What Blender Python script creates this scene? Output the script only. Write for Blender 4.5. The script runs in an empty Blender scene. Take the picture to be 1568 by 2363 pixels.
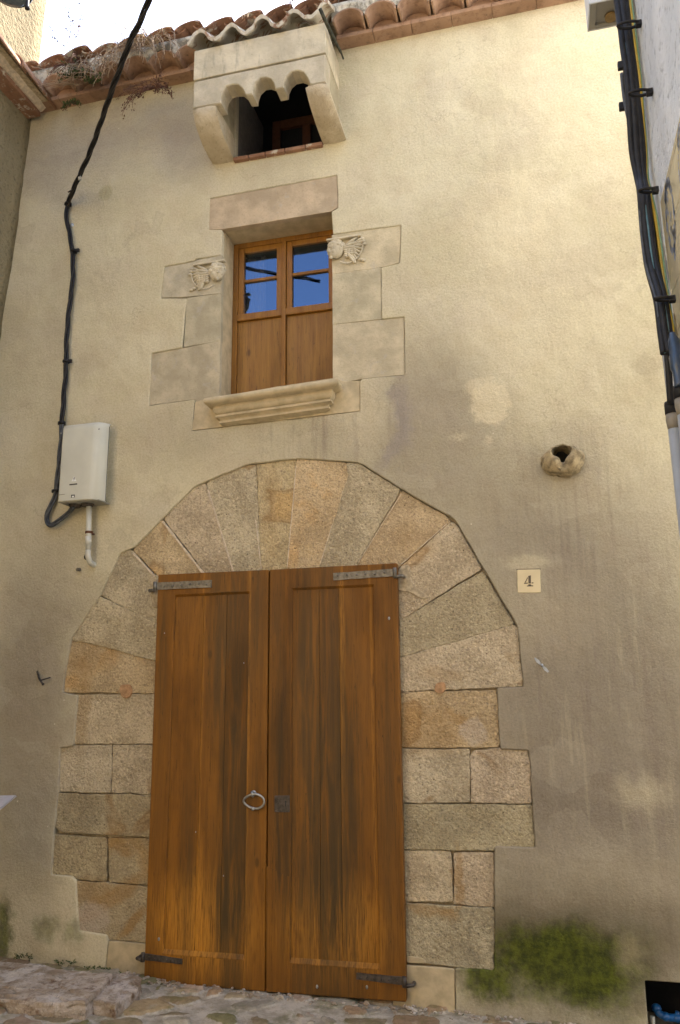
import bpy, bmesh, math, random
from mathutils import Vector, Matrix, noise as mnoise
from mathutils.geometry import tessellate_polygon
random.seed(4)
R = math.radians
scene = bpy.context.scene
COL = scene.collection

# ------------------------------------------------------------------ camera
YAW, PITCH, ROLL = -0.246658, 0.226710, -0.0114865
FPX, CX, CY = 1843.5, 784.0, 1181.5        # focal length and centre in picture units (picture is 1568 x 2363)
CAM = Vector((0.0, -4.9, 1.65))
fwd = Vector((math.sin(YAW) * math.cos(PITCH), math.cos(YAW) * math.cos(PITCH), math.sin(PITCH)))
r0 = Vector((math.cos(YAW), -math.sin(YAW), 0))
u0 = r0.cross(fwd)
rgt = math.cos(ROLL) * r0 + math.sin(ROLL) * u0
upv = -math.sin(ROLL) * r0 + math.cos(ROLL) * u0
cd = bpy.data.cameras.new('camera')
cam = bpy.data.objects.new('camera', cd)
COL.objects.link(cam)
M = Matrix((rgt, upv, -fwd)).transposed().to_4x4()
M.translation = CAM
cam.matrix_world = M
cd.sensor_fit = 'VERTICAL'
cd.sensor_height = 36
cd.sensor_width = 24
cd.lens = FPX / 2363 * 36
cd.clip_end = 500
cd.clip_start = 0.05
scene.camera = cam

# ------------------------------------------------------------------ light
SUN_EL, SUN_AZ = 48, 25     # sun stands behind the house: the lane is in open shade
w = bpy.data.worlds.new('World')
scene.world = w
w.use_nodes = True
nt = w.node_tree
sky = nt.nodes.new('ShaderNodeTexSky')
sky.sky_type = 'NISHITA'
sky.sun_disc = False
sky.sun_elevation = R(SUN_EL)
sky.sun_rotation = R(SUN_AZ)
sky.air_density = 1.0
sky.dust_density = 3.2
sky.ozone_density = 1.0
bg = nt.nodes['Background']
bg.inputs['Strength'].default_value = 0.12
nt.links.new(sky.outputs[0], bg.inputs['Color'])
sl = bpy.data.lights.new('sun', 'SUN')
sl.energy = 3.2
sl.angle = R(0.5)
sl.color = (1.0, 0.93, 0.82)
so = bpy.data.objects.new('sun', sl)
COL.objects.link(so)
sd = Vector((math.sin(R(SUN_AZ)) * math.cos(R(SUN_EL)), math.cos(R(SUN_AZ)) * math.cos(R(SUN_EL)), math.sin(R(SUN_EL))))
so.rotation_euler = sd.to_track_quat('Z', 'Y').to_euler()
so.location = (0, 6, 14)
vs = scene.view_settings
vs.view_transform = 'Standard'
vs.look = 'None'
vs.gamma = 1
vs.exposure = 2.5

# ------------------------------------------------------------------ measuring: a point of the real place from a sight line and a plane
def at(px, py, v=0.0, ax=1):
    d = rgt * (px - CX) / FPX - upv * (py - CY) / FPX + fwd
    return CAM + d * ((v - CAM[ax]) / d[ax])
def X(px, py, Y=0.0): return at(px, py, Y).x
def Z(px, py, Y=0.0): return at(px, py, Y).z
def plan(pts, Y=0.0): return [(p.x, p.z) for p in (at(a, b, Y) for a, b in pts)]

# ------------------------------------------------------------------ node helpers
class NB:
    def __init__(s, name):
        s.m = bpy.data.materials.new(name)
        s.m.use_nodes = True
        s.t = s.m.node_tree
        s.b = s.t.nodes['Principled BSDF']
        s.pos = s.t.nodes.new('ShaderNodeNewGeometry').outputs['Position']
    def put(s, sock, v):
        if isinstance(v, bpy.types.NodeSocket): s.t.links.new(v, sock)
        elif v is not None:
            if sock.type == 'RGBA' and len(v) == 3: v = (*v, 1)
            sock.default_value = v
    def math(s, op, a, b=None, c=None, clamp=False):
        n = s.t.nodes.new('ShaderNodeMath'); n.operation = op; n.use_clamp = clamp
        for i, v in enumerate((a, b, c)):
            if v is not None: s.put(n.inputs[i], v)
        return n.outputs[0]
    def vm(s, op, a, b=None):
        n = s.t.nodes.new('ShaderNodeVectorMath'); n.operation = op
        s.put(n.inputs[0], a)
        if b is not None: s.put(n.inputs[1], b)
        return n.outputs['Value'] if op in ('LENGTH', 'DOT_PRODUCT', 'DISTANCE') else n.outputs[0]
    def noise(s, scale=5, detail=4, rough=0.55, vec=None, dist=0, col=False):
        n = s.t.nodes.new('ShaderNodeTexNoise')
        n.inputs['Scale'].default_value = scale; n.inputs['Detail'].default_value = detail
        n.inputs['Roughness'].default_value = rough; n.inputs['Distortion'].default_value = dist
        s.put(n.inputs['Vector'], vec if vec is not None else s.pos)
        return n.outputs['Color' if col else 'Fac']
    def vor(s, scale=5, vec=None, feat='F1', out='Distance', rnd=1):
        n = s.t.nodes.new('ShaderNodeTexVoronoi'); n.feature = feat
        n.inputs['Scale'].default_value = scale; n.inputs['Randomness'].default_value = rnd
        s.put(n.inputs['Vector'], vec if vec is not None else s.pos)
        return n.outputs[out]
    def mul(s, v, xyz): return s.vm('MULTIPLY', v, xyz)
    def rng(s, v, a, b, c=0.0, d=1.0, smooth=True):
        n = s.t.nodes.new('ShaderNodeMapRange'); n.clamp = True
        if smooth: n.interpolation_type = 'SMOOTHSTEP'
        s.put(n.inputs[0], v)
        for i, q in enumerate((a, b, c, d)): n.inputs[1 + i].default_value = q
        return n.outputs[0]
    def mix(s, f, a, b, mode='MIX'):
        n = s.t.nodes.new('ShaderNodeMix'); n.data_type = 'RGBA'; n.blend_type = mode
        s.put(n.inputs[0], f); s.put(n.inputs[6], a); s.put(n.inputs[7], b)
        return n.outputs[2]
    def ramp(s, f, stops):
        n = s.t.nodes.new('ShaderNodeValToRGB'); e = n.color_ramp.elements
        while len(e) < len(stops): e.new(0.5)
        for k, (p, c) in zip(e, stops): k.position = p; k.color = (*c, 1)
        s.put(n.inputs[0], f)
        return n.outputs[0]
    def info(s, out='Color'):
        return s.t.nodes.new('ShaderNodeObjectInfo').outputs[out]
    def blob(s, px, py, rx, ry, rot=0, soft=0.6, vec=None, Y=0.0):
        """1 inside an ellipse on the wall, fading outwards"""
        c = at(px, py, Y); k = (at(px + 20, py, Y) - at(px - 20, py, Y)).length / 40
        q = s.vm('SUBTRACT', vec if vec is not None else s.pos, tuple(c))
        if rot:
            n = s.t.nodes.new('ShaderNodeVectorRotate'); n.rotation_type = 'Y_AXIS'
            s.put(n.inputs['Vector'], q); n.inputs['Angle'].default_value = R(rot); q = n.outputs[0]
        q = s.mul(q, (1 / (rx * k), 0.0, 1 / (ry * k * 1.2)))
        return s.rng(s.vm('LENGTH', q), 1 + soft, max(0.0, 1 - soft))
    def bump(s, h, strength=0.5, dist=0.01, prev=None):
        n = s.t.nodes.new('ShaderNodeBump')
        s.put(n.inputs['Strength'], strength); n.inputs['Distance'].default_value = dist
        s.put(n.inputs['Height'], h)
        if prev is not None: s.put(n.inputs['Normal'], prev)
        return n.outputs[0]
    def out(s, col=None, rough=0.8, normal=None, spec=0.3, metal=0.0):
        if col is not None: s.put(s.b.inputs['Base Color'], col)
        s.put(s.b.inputs['Roughness'], rough)
        s.put(s.b.inputs['Specular IOR Level'], spec); s.put(s.b.inputs['Metallic'], metal)
        if normal is not None: s.put(s.b.inputs['Normal'], normal)
        return s.m

def simple(name, col, rough=0.6, metal=0.0, spec=0.4, var=0.15, bump=0.0, scale=30):
    n = NB(name)
    f = n.noise(scale, 4)
    c = n.mix(n.rng(f, 0.3, 0.7, 0, 1), tuple(x * (1 - var) for x in col), tuple(min(1, x * (1 + var)) for x in col))
    nr = n.bump(n.noise(scale * 4, 3), bump, 0.004) if bump else None
    return n.out(c, rough, nr, spec, metal)

# ------------------------------------------------------------------ materials
def m_facade():
    n = NB('cream_stucco')
    warp = n.vm('ADD', n.pos, n.mul(n.vm('SUBTRACT', n.noise(3.0, 5, 0.6, col=True), (0.5, 0.5, 0.5)), (0.42, 0, 0.36)))
    warp2 = n.vm('ADD', n.pos, n.mul(n.vm('SUBTRACT', n.noise(14, 5, 0.65, col=True), (0.5, 0.5, 0.5)), (0.16, 0, 0.16)))
    big = n.noise(0.9, 5, 0.6)
    mid = n.noise(4.5, 5, 0.62)
    c = n.mix(n.rng(big, 0.32, 0.68), (0.555, 0.492, 0.325), (0.665, 0.598, 0.42))
    c = n.mix(n.rng(mid, 0.42, 0.75, 0, 0.55), c, (0.53, 0.44, 0.30))
    c = n.mix(n.rng(n.noise(2.2, 3, 0.5, vec=n.vm('ADD', n.pos, (7, 3, 1))), 0.5, 0.72, 0, 0.5), c, (0.62, 0.55, 0.40))
    # weathering: grey brown stains; those at lower right also paint in dimmer light
    damp_and_shade = (0.235, 0.195, 0.152)
    for b, f in ((n.blob(1000, 1060, 170, 190, 20, 0.75, warp), 0.55), (n.blob(1370, 1640, 340, 440, 0, 0.55, warp), 0.72), (n.blob(1330, 2060, 280, 200, 0, 0.8, warp), 0.4),
                 (n.blob(1010, 860, 120, 90, 0, 0.8, warp), 0.35), (n.blob(1400, 1850, 270, 260, 0, 0.8, warp), 0.5),
                 (n.blob(70, 1680, 110, 260, 0, 0.8, warp), 0.66), (n.blob(60, 1500, 70, 90, 0, 0.9, warp), 0.25),
                 (n.blob(500, 1000, 140, 60, 0, 0.9, warp), 0.25), (n.blob(760, 1010, 130, 50, 0, 0.9, warp), 0.28),
                 (n.blob(1300, 1240, 90, 200, 0, 0.8, warp2), 0.28), (n.blob(1180, 1280, 110, 120, 0, 0.8, warp), 0.3)):
        c = n.mix(n.math('MULTIPLY', b, f), c, damp_and_shade)
    grey = (0.33, 0.29, 0.25)
    for b, f in ((n.blob(150, 350, 150, 42, -14, 0.8, warp2), 0.6), (n.blob(110, 430, 120, 26, -30, 0.8, warp2), 0.45),
                 (n.blob(300, 300, 140, 30, -12, 0.9, warp2), 0.45), (n.blob(430, 320, 60, 80, 15, 0.9, warp), 0.6),
                 (n.blob(330, 250, 90, 16, -10, 0.8, warp2), 0.35), (n.blob(928, 950, 17, 62, 4, 0.8, warp2), 0.85),
                 (n.blob(905, 1035, 16, 46, -32, 0.8, warp2), 0.7), (n.blob(908, 905, 12, 14, 0, 0.8, warp2), 0.6),
                 (n.blob(1320, 1090, 60, 30, 0, 0.9, warp2), 0.4)):
        c = n.mix(n.math('MULTIPLY', b, f), c, grey)
    tide = n.noise(1.5, 6, 0.62, vec=n.vm('ADD', n.pos, (5, 0, 8)))
    tl = n.rng(n.math('ABSOLUTE', n.math('SUBTRACT', tide, 0.56)), 0.016, 0.0)
    c = n.mix(n.math('MULTIPLY', tl, n.rng(n.noise(0.8, 2, vec=n.vm('ADD', n.pos, (1, 0, 3))), 0.45, 0.6, 0, 0.22)), c, (0.28, 0.23, 0.17))
    c = n.mix(n.math('MULTIPLY', n.rng(tide, 0.555, 0.575), 0.16), c, (0.40, 0.335, 0.25))
    # thin wandering stain lines, top left
    ln = n.noise(5, 6, 0.7, vec=n.mul(n.vm('ADD', n.pos, (2, 0, 0.3)), (0.55, 1, 1.8)))
    ln = n.rng(n.math('ABSOLUTE', n.math('SUBTRACT', ln, 0.5)), 0.012, 0.0)
    c = n.mix(n.math('MULTIPLY', n.math('MULTIPLY', ln, n.blob(230, 310, 240, 120, 0, 0.5)), 0.30), c, (0.25, 0.21, 0.18))
    # runs down the wall
    st = n.noise(7, 4, 0.6, vec=n.mul(n.pos, (2.2, 1, 0.16)))
    zone = n.math('MAXIMUM', n.blob(1310, 1250, 130, 200, 0, 0.7), n.math('MAXIMUM', n.blob(760, 990, 150, 60, 0, 0.7), n.blob(1400, 1650, 240, 420, 0, 0.8)))
    c = n.mix(n.math('MULTIPLY', n.math('MULTIPLY', n.rng(st, 0.5, 0.66), zone), 0.5), c, (0.235, 0.19, 0.15))
    c = n.mix(n.math('MULTIPLY', n.math('MULTIPLY', n.rng(st, 0.44, 0.34), zone), 0.3), c, (0.52, 0.45, 0.31))
    # patches of newer plaster
    pale = (0.69, 0.60, 0.41)
    for b, f in ((n.blob(1132, 930, 46, 44, 0, 0.12, warp2), 0.85), (n.blob(1110, 890, 40, 18, 0, 0.3, warp2), 0.5),
                 (n.blob(1170, 500, 110, 105, 0, 0.25, warp2), 0.35), (n.blob(1240, 700, 150, 200, 0, 0.6, warp2), 0.4),
                 (n.blob(1230, 1395, 120, 90, 0, 0.8, warp2), 0.22), (n.blob(1400, 2050, 180, 80, 0, 0.9, warp), 0.3),
                 (n.blob(1220, 1300, 55, 14, 0, 0.6, warp2), 0.4), (n.blob(1480, 1830, 60, 30, 0, 0.8, warp2), 0.45),
                 (n.blob(1060, 1010, 16, 10, 0, 0.6, warp2), 0.4), (n.blob(1125, 1015, 7, 9, 0, 0.6, warp2), 0.5),
                 (n.blob(835, 960, 50, 66, 0, 0.6, warp2), 0.35)):
        c = n.mix(n.math('MULTIPLY', b, f), c, pale)
    c = n.mix(n.math('MULTIPLY', n.blob(243, 445, 15, 14, 0, 0.25), 0.5), c, (0.36, 0.31, 0.17))
    c = n.mix(n.math('MULTIPLY', n.blob(1490, 845, 28, 22, 0, 0.25, warp2), 0.4), c, (0.40, 0.33, 0.22))
    tw = n.vor(2.6, vec=n.mul(n.vm('ADD', n.pos, n.mul(n.noise(2, 3, col=True), (0.5, 0, 0.5))), (1, 0, 1.7)), out='Color')
    tsep = n.t.nodes.new('ShaderNodeSeparateColor'); n.t.links.new(tw, tsep.inputs[0])
    c = n.mix(n.rng(tsep.outputs[0], 0.6, 1.0, 0, 0.10), c, (0.74, 0.66, 0.50))
    c = n.mix(n.rng(tsep.outputs[1], 0.7, 1.0, 0, 0.10), c, (0.36, 0.28, 0.20))
    pk = n.vor(9, vec=n.mul(n.pos, (1, 0, 1)))
    c = n.mix(n.math('MULTIPLY', n.rng(pk, 0.05, 0.025), n.rng(n.noise(1.7, 2), 0.55, 0.6)), c, (0.80, 0.72, 0.55))
    pk2 = n.vor(6, vec=n.mul(n.vm('ADD', n.pos, (3, 0, 1)), (1, 0, 1)))
    c = n.mix(n.math('MULTIPLY', n.rng(pk2, 0.022, 0.012), 0.7), c, (0.12, 0.09, 0.07))
    sc = n.noise(30, 4, 0.8, vec=n.mul(n.pos, (1.6, 1, 0.35)))
    c = n.mix(n.math('MULTIPLY', n.rng(sc, 0.64, 0.70), n.rng(mid, 0.45, 0.6, 0, 0.35)), c, (0.30, 0.245, 0.18))
    # moss and wet foot of the wall
    mn = n.noise(16, 6, 0.7); mn2 = n.noise(24, 6, 0.75)
    mcol = n.mix(n.rng(mn, 0.35, 0.65), (0.034, 0.044, 0.006), (0.115, 0.138, 0.012))
    foot = n.math('MULTIPLY', n.blob(1270, 2170, 300, 90, 0, 0.7, warp), 0.75)
    c = n.mix(foot, c, (0.10, 0.078, 0.042))
    for b, f in ((n.blob(1290, 2225, 185, 80, 0, 0.65, warp), 1.0), (n.blob(1120, 2250, 60, 55, 0, 0.7, warp2), 0.9), (n.blob(1260, 2300, 210, 36, 0, 0.8, warp2), 0.5), (n.blob(1330, 2170, 170, 40, 0, 0.9, warp2), 0.4),
                 (n.blob(1420, 2290, 70, 80, 0, 0.8, warp2), 0.55), (n.blob(5, 2155, 24, 60, 0, 0.6, warp2), 0.8),
                 (n.blob(105, 2140, 34, 26, 0, 0.8, warp2), 0.6), (n.blob(170, 2150, 30, 26, 0, 0.8, warp2), 0.55),
                 (n.blob(1460, 2180, 70, 60, 0, 0.9, warp2), 0.35)):
        c = n.mix(n.rng(n.math('ADD', n.math('MULTIPLY', b, f), n.math('MULTIPLY', n.math('SUBTRACT', mn2, 0.5), 0.36)), 0.10, 1.0, 0, 0.9), c, mcol)
    c = n.mix(n.math('MULTIPLY', n.blob(1190, 2352, 230, 28, 0, 0.6, warp2), 0.6), c, (0.36, 0.31, 0.23))
    c = n.mix(n.math('MULTIPLY', n.blob(1450, 2205, 30, 30, 0, 0.8, warp2), 0.5), c, (0.42, 0.35, 0.22))
    # fine grit
    fine = n.noise(75, 3, 0.75)
    c = n.mix(n.rng(fine, 0.4, 0.68, 0, 0.4), c, n.mix(1.0, c, (0.62, 0.60, 0.56), 'MULTIPLY'))
    hair = n.vor(1.15, vec=n.vm('ADD', n.pos, n.mul(n.noise(4, 4, col=True), (0.5, 0.5, 0.5))), feat='DISTANCE_TO_EDGE')
    hair = n.math('MULTIPLY', n.rng(hair, 0.0055, 0.001), n.rng(n.noise(1.3, 2), 0.50, 0.56))
    c = n.mix(n.math('MULTIPLY', hair, 0.26), c, (0.25, 0.2, 0.14))
    nr = n.bump(n.noise(1.6, 3), 0.5, 0.12)
    nr = n.bump(n.noise(6, 4, 0.6, vec=n.mul(n.pos, (1, 1, 0.6))), 0.45, 0.03, nr)
    nr = n.bump(n.noise(48, 4, 0.72), n.rng(n.noise(1.1, 3), 0.35, 0.65, 0.25, 0.85), 0.010, nr)
    nr = n.bump(n.math('MULTIPLY', n.math('MAXIMUM', n.blob(1290, 2215, 175, 70, 0, 0.55, warp), n.blob(5, 2155, 30, 60, 0, 0.5, warp2)), n.noise(55, 4, 0.7)), 0.5, 0.02, nr)
    return n.out(c, 0.92, nr, 0.15)

def m_granite(name, vein=True):
    n = NB(name)
    tint = n.info('Color'); rnd = n.info('Random')
    off = n.vm('ADD', n.pos, n.vm('SCALE', (37, 11, 53)))
    n.put(off.node.inputs[0], n.pos)
    sc = off.node.inputs[1].links[0].from_node
    n.t.links.new(rnd, sc.inputs['Scale'])
    c = n.mix(n.rng(n.noise(4.5, 4, vec=off), 0.35, 0.7), n.mix(1, tint, (0.80, 0.76, 0.70), 'MULTIPLY'), n.mix(1, tint, (1.12, 1.1, 1.06), 'MULTIPLY'))
    g = n.noise(62, 3, 0.75, vec=off)
    c = n.mix(n.rng(g, 0.53, 0.66, 0, 0.7), c, n.mix(1, tint, (0.46, 0.43, 0.42), 'MULTIPLY'))
    c = n.mix(n.rng(g, 0.46, 0.34, 0, 0.6), c, n.mix(1, tint, (1.4, 1.37, 1.3), 'MULTIPLY'))
    v = n.vor(75, vec=off)
    c = n.mix(n.rng(v, 0.22, 0.10, 0, 0.5), c, (0.09, 0.075, 0.065))
    if vein:
        f = n.noise(1.9, 3, 0.5, vec=off, dist=0.6)
        edge = n.rng(n.math('ABSOLUTE', n.math('SUBTRACT', f, 0.60)), 0.03, 0.0)
        has = n.rng(rnd, 0.55, 0.6)
        c = n.mix(n.math('MULTIPLY', n.rng(f, 0.56, 0.66, 0, 0.55), n.rng(rnd, 0.3, 0.34)), c, n.mix(1, c, (1.05, 0.80, 0.48), 'MULTIPLY'))
        c = n.mix(n.math('MULTIPLY', n.math('MULTIPLY', edge, 0.45), has), c, (0.22, 0.115, 0.035))
        wv = n.vm('ADD', n.pos, n.mul(n.vm('SUBTRACT', n.noise(7, 5, 0.65, col=True), (0.5, 0.5, 0.5)), (0.13, 0, 0.13)))
        for px, py, rx, ry, rot, f in ((250, 2075, 95, 16, 32, 0.75), (305, 2130, 40, 9, 48, 0.9), (215, 2055, 50, 18, 5, 0.5), (275, 1948, 34, 11, -28, 0.75), (1056, 2030, 9, 62, 0, 0.65), (985, 2098, 60, 10, -6, 0.55), (1035, 2112, 22, 14, -20, 0.6),
                                       (985, 1690, 110, 40, 0, 0.45), (1075, 1672, 12, 50, 48, 0.6), (970, 1640, 60, 30, 0, 0.3), (205, 1520, 60, 30, 0, 0.35), (185, 1560, 30, 30, 0, 0.4), (960, 1250, 60, 30, -30, 0.25), (625, 1180, 20, 90, 0, 0.25), (1020, 1555, 50, 14, 0, 0.3), (190, 1650, 14, 60, 0, 0.35)):
            c = n.mix(n.math('MULTIPLY', n.blob(px, py, rx, ry, rot, 0.45, wv, 0.01), f * 0.8), c, (0.36, 0.21, 0.07))
        for px, py, rx, ry in ((1095, 1690, 34, 24), (205, 2120, 45, 26)):
            c = n.mix(n.math('MULTIPLY', n.blob(px, py, rx, ry, 0, 0.25, wv, 0.01), 0.6), c, (0.52, 0.44, 0.35))
        gr = n.noise(5, 5, 0.7)
        for px, py, rx, ry, f in ((1100, 2190, 60, 60, 0.5), (190, 1890, 70, 30, 0.4), (1010, 1900, 140, 40, 0.35), (450, 1310, 300, 10, 0.2)):
            c = n.mix(n.math('MULTIPLY', n.math('MULTIPLY', n.blob(px, py, rx, ry, 0, 0.8, wv, 0.01), n.rng(gr, 0.35, 0.6)), f), c, (0.14, 0.125, 0.085))
    pit = n.vor(26, vec=off)
    c = n.mix(n.math('MULTIPLY', n.rng(pit, 0.16, 0.08), n.rng(n.noise(3, 3, vec=off), 0.5, 0.6)), c, n.mix(1, tint, (0.3, 0.27, 0.25), 'MULTIPLY'))
    h = n.math('ADD', n.math('MULTIPLY', g, 0.6), n.math('MULTIPLY', v, 0.5))
    nr = n.bump(n.noise(7, 4, vec=off), 0.5, 0.03)
    nr = n.bump(n.noise(30, 4, 0.65, vec=off), 0.9, 0.02, nr)
    nr = n.bump(h, 0.9, 0.010, nr)
    return n.out(c, 0.88, nr, 0.25)

def m_ashlar():
    n = NB('dressed_limestone')
    tint = n.info('Color')
    c = n.mix(n.rng(n.noise(6, 5), 0.35, 0.7), n.mix(1, tint, (0.8, 0.78, 0.74), 'MULTIPLY'), n.mix(1, tint, (1.12, 1.1, 1.06), 'MULTIPLY'))
    c = n.mix(n.rng(n.noise(60, 4, 0.7), 0.5, 0.72, 0, 0.4), c, n.mix(1, tint, (0.6, 0.57, 0.52), 'MULTIPLY'))
    c = n.mix(n.rng(n.noise(9, 5, 0.7, dist=1), 0.58, 0.68, 0, 0.45), c, (0.44, 0.40, 0.34))
    nr = n.bump(n.noise(12, 4), 0.35, 0.015)
    nr = n.bump(n.noise(90, 4, 0.7), 0.5, 0.005, nr)
    return n.out(c, 0.9, nr, 0.2)

def m_wood(name, base, dark, light, streak=1.0, gloss=0.5, worn=False):
    n = NB(name)
    rnd = n.info('Random')
    p = n.vm('ADD', n.pos, n.vm('SCALE', (3, 1, 9)))
    n.t.links.new(rnd, p.node.inputs[1].links[0].from_node.inputs['Scale'])
    g = n.noise(7, 5, 0.6, vec=n.mul(p, (3.2, 1, 0.22)), dist=0.6)
    fine = n.noise(30, 5, 0.7, vec=n.mul(p, (6, 1, 0.22)))
    blot = n.noise(2.2, 4, 0.6, vec=n.mul(p, (1.6, 1, 0.5)))
    c = n.mix(n.rng(g, 0.30, 0.72), dark, base)
    c = n.mix(n.rng(fine, 0.52, 0.74, 0, 0.6 * streak), c, light)
    c = n.mix(n.rng(fine, 0.46, 0.30, 0, 0.40), c, tuple(x * 0.5 for x in dark))
    c = n.mix(n.rng(blot, 0.48, 0.70, 0, 0.6), c, tuple(x * 0.62 for x in dark))
    ck = n.noise(16, 3, 0.5, vec=n.mul(p, (4.5, 1, 0.10)), dist=0.3)
    c = n.mix(n.rng(n.math('ABSOLUTE', n.math('SUBTRACT', ck, 0.56)), 0.010, 0.002, 0, 0.75), c, tuple(x * 0.25 for x in dark))
    kn = n.vor(2.6, vec=n.mul(p, (1.7, 0, 0.8)))
    c = n.mix(n.rng(kn, 0.085, 0.03, 0, 0.7), c, tuple(x * 0.4 for x in dark))
    if worn:
        for px, py, rx, ry, f in ((470, 2140, 105, 75, 0.95), (770, 2150, 110, 75, 0.85), (788, 1470, 6, 200, 0.7), (785, 1950, 8, 200, 0.35), (575, 1500, 3, 700, 0.45), (462, 1700, 3, 500, 0.35), (860, 1700, 4, 500, 0.4), (455, 2050, 9, 90, 0.5)):
            m = n.math('MULTIPLY', n.blob(px, py, rx, ry, 0, 0.7, Y=-0.04), n.rng(n.math('ADD', fine, n.math('MULTIPLY', n.math('SUBTRACT', blot, 0.5), 0.3)), 0.36, 0.58, 0, f))
            c = n.mix(m, c, (0.52, 0.225, 0.022))
        for px, py, rx, ry, f in ((535, 1850, 45, 460, 0.85), (735, 1850, 60, 460, 0.8), (650, 1870, 18, 180, 0.95), (800, 1900, 36, 330, 0.7), (500, 1450, 30, 160, 0.5), (640, 1560, 16, 160, 0.6), (740, 2060, 60, 90, 0.7), (525, 2080, 45, 70, 0.8), (430, 2060, 16, 200, 0.5), (700, 1500, 14, 160, 0.5), (598, 1420, 12, 120, 0.5), (895, 1800, 16, 300, 0.4), (376, 1500, 10, 120, 0.6)):
            m = n.math('MULTIPLY', n.blob(px, py, rx, ry, 0, 0.8, Y=-0.04), n.rng(g, 0.70, 0.35, 0.2, f))
            c = n.mix(m, c, (0.055, 0.034, 0.010))
    tone = n.math('MULTIPLY_ADD', n.math('FRACT', n.math('MULTIPLY', rnd, 7.31)), 0.18, 0.92)
    c = n.vm('SCALE', c); n.put(c.node.inputs['Scale'], tone)
    nr = n.bump(g, 0.3, 0.005)
    nr = n.bump(fine, 0.5, 0.004, nr)
    return n.out(c, n.rng(blot, 0.3, 0.7, gloss, gloss + 0.2), nr, 0.35)

def m_tile(name, lichen=0.4, c1=(0.24, 0.125, 0.075), c2=(0.38, 0.215, 0.135)):
    n = NB(name)
    cell = n.noise(2.4, 2)
    c = n.mix(n.rng(cell, 0.35, 0.65), c1, c2)
    c = n.mix(n.rng(n.noise(22, 5, 0.7), 0.45, 0.7, 0, 0.6), c, (0.17, 0.10, 0.065))
    li = n.noise(9, 6, 0.7)
    c = n.mix(n.rng(li, 0.62 - lichen * 0.25, 0.70 - lichen * 0.22, 0, 0.85), c, (0.60, 0.555, 0.44))
    c = n.mix(n.rng(n.noise(17, 5, 0.7), 0.62, 0.70, 0, 0.6), c, (0.11, 0.095, 0.065))
    nr = n.bump(n.noise(45, 5, 0.7), 0.5, 0.008)
    return n.out(c, 0.9, nr, 0.2)

def m_roughcast(name, c1, c2, sc=30, depth=0.03, strength=0.9):
    n = NB(name)
    c = n.mix(n.rng(n.noise(1.8, 5), 0.3, 0.7), c1, c2)
    c = n.mix(n.rng(n.noise(0.9, 4, vec=n.mul(n.pos, (3, 3, 0.5))), 0.5, 0.75, 0, 0.4), c, tuple(x * 0.6 for x in c1))
    h = n.noise(sc, 4, 0.6)
    c = n.mix(n.rng(h, 0.46, 0.28, 0, 0.65), c, tuple(x * 0.45 for x in c1))  # hollows of the bump darkened in colour, standing in for their self-shadow
    nr = n.bump(h, strength, depth)
    nr = n.bump(n.noise(sc * 4, 3), 0.4, 0.005, nr)
    return n.out(c, 0.95, nr, 0.1)

def m_paving():
    n = NB('flagstone_paving')
    a = n.t.nodes.new('ShaderNodeAttribute'); a.attribute_name = 'stone'
    st = n.mix(n.rng(n.noise(26, 6, 0.7), 0.4, 0.7, 0, 0.55), a.outputs['Color'], n.mix(1, a.outputs['Color'], (0.5, 0.46, 0.40), 'MULTIPLY'))
    st = n.mix(n.rng(n.noise(12, 5, 0.7), 0.55, 0.7, 0, 0.5), st, (0.46, 0.40, 0.31))
    mo = n.mix(n.rng(n.noise(11, 5, 0.7), 0.35, 0.65), (0.34, 0.295, 0.225), (0.56, 0.495, 0.40))
    c = n.mix(n.rng(n.math('ADD', a.outputs['Alpha'], n.math('MULTIPLY', n.math('SUBTRACT', n.noise(50, 4), 0.5), 0.5)), 0.3, 0.6), mo, st)
    gm = n.math('MULTIPLY', n.rng(n.noise(3.2, 5, 0.65), 0.46, 0.6), n.rng(n.noise(25, 4), 0.35, 0.6))
    c = n.mix(n.math('MULTIPLY', gm, 0.55), c, (0.12, 0.125, 0.035))
    c = n.mix(n.rng(n.noise(90, 4, 0.7), 0.56, 0.7, 0, 0.4), c, (0.10, 0.085, 0.06))
    nr = n.bump(n.noise(60, 5, 0.7), 0.7, 0.010)
    return n.out(c, 0.85, nr, 0.25)

def m_rock():
    n = NB('weathered_slab')
    c = n.mix(n.rng(n.noise(7, 6, 0.7), 0.35, 0.65), (0.33, 0.245, 0.165), (0.58, 0.49, 0.40))
    c = n.mix(n.rng(n.noise(5, 5, 0.6, vec=n.vm('ADD', n.pos, (4, 4, 4))), 0.5, 0.62, 0, 0.8), c, (0.70, 0.63, 0.56))
    c = n.mix(n.rng(n.noise(9, 5, 0.7, vec=n.vm('ADD', n.pos, (9, 1, 2))), 0.55, 0.68, 0, 0.8), c, (0.17, 0.085, 0.045))
    c = n.mix(n.rng(n.noise(40, 5, 0.7), 0.5, 0.7, 0, 0.6), c, (0.08, 0.07, 0.05))
    nr = n.bump(n.noise(14, 6, 0.7), 0.9, 0.04)
    nr = n.bump(n.noise(70, 4, 0.7), 0.5, 0.008, nr)
    return n.out(c, 0.9, nr, 0.2)

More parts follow.
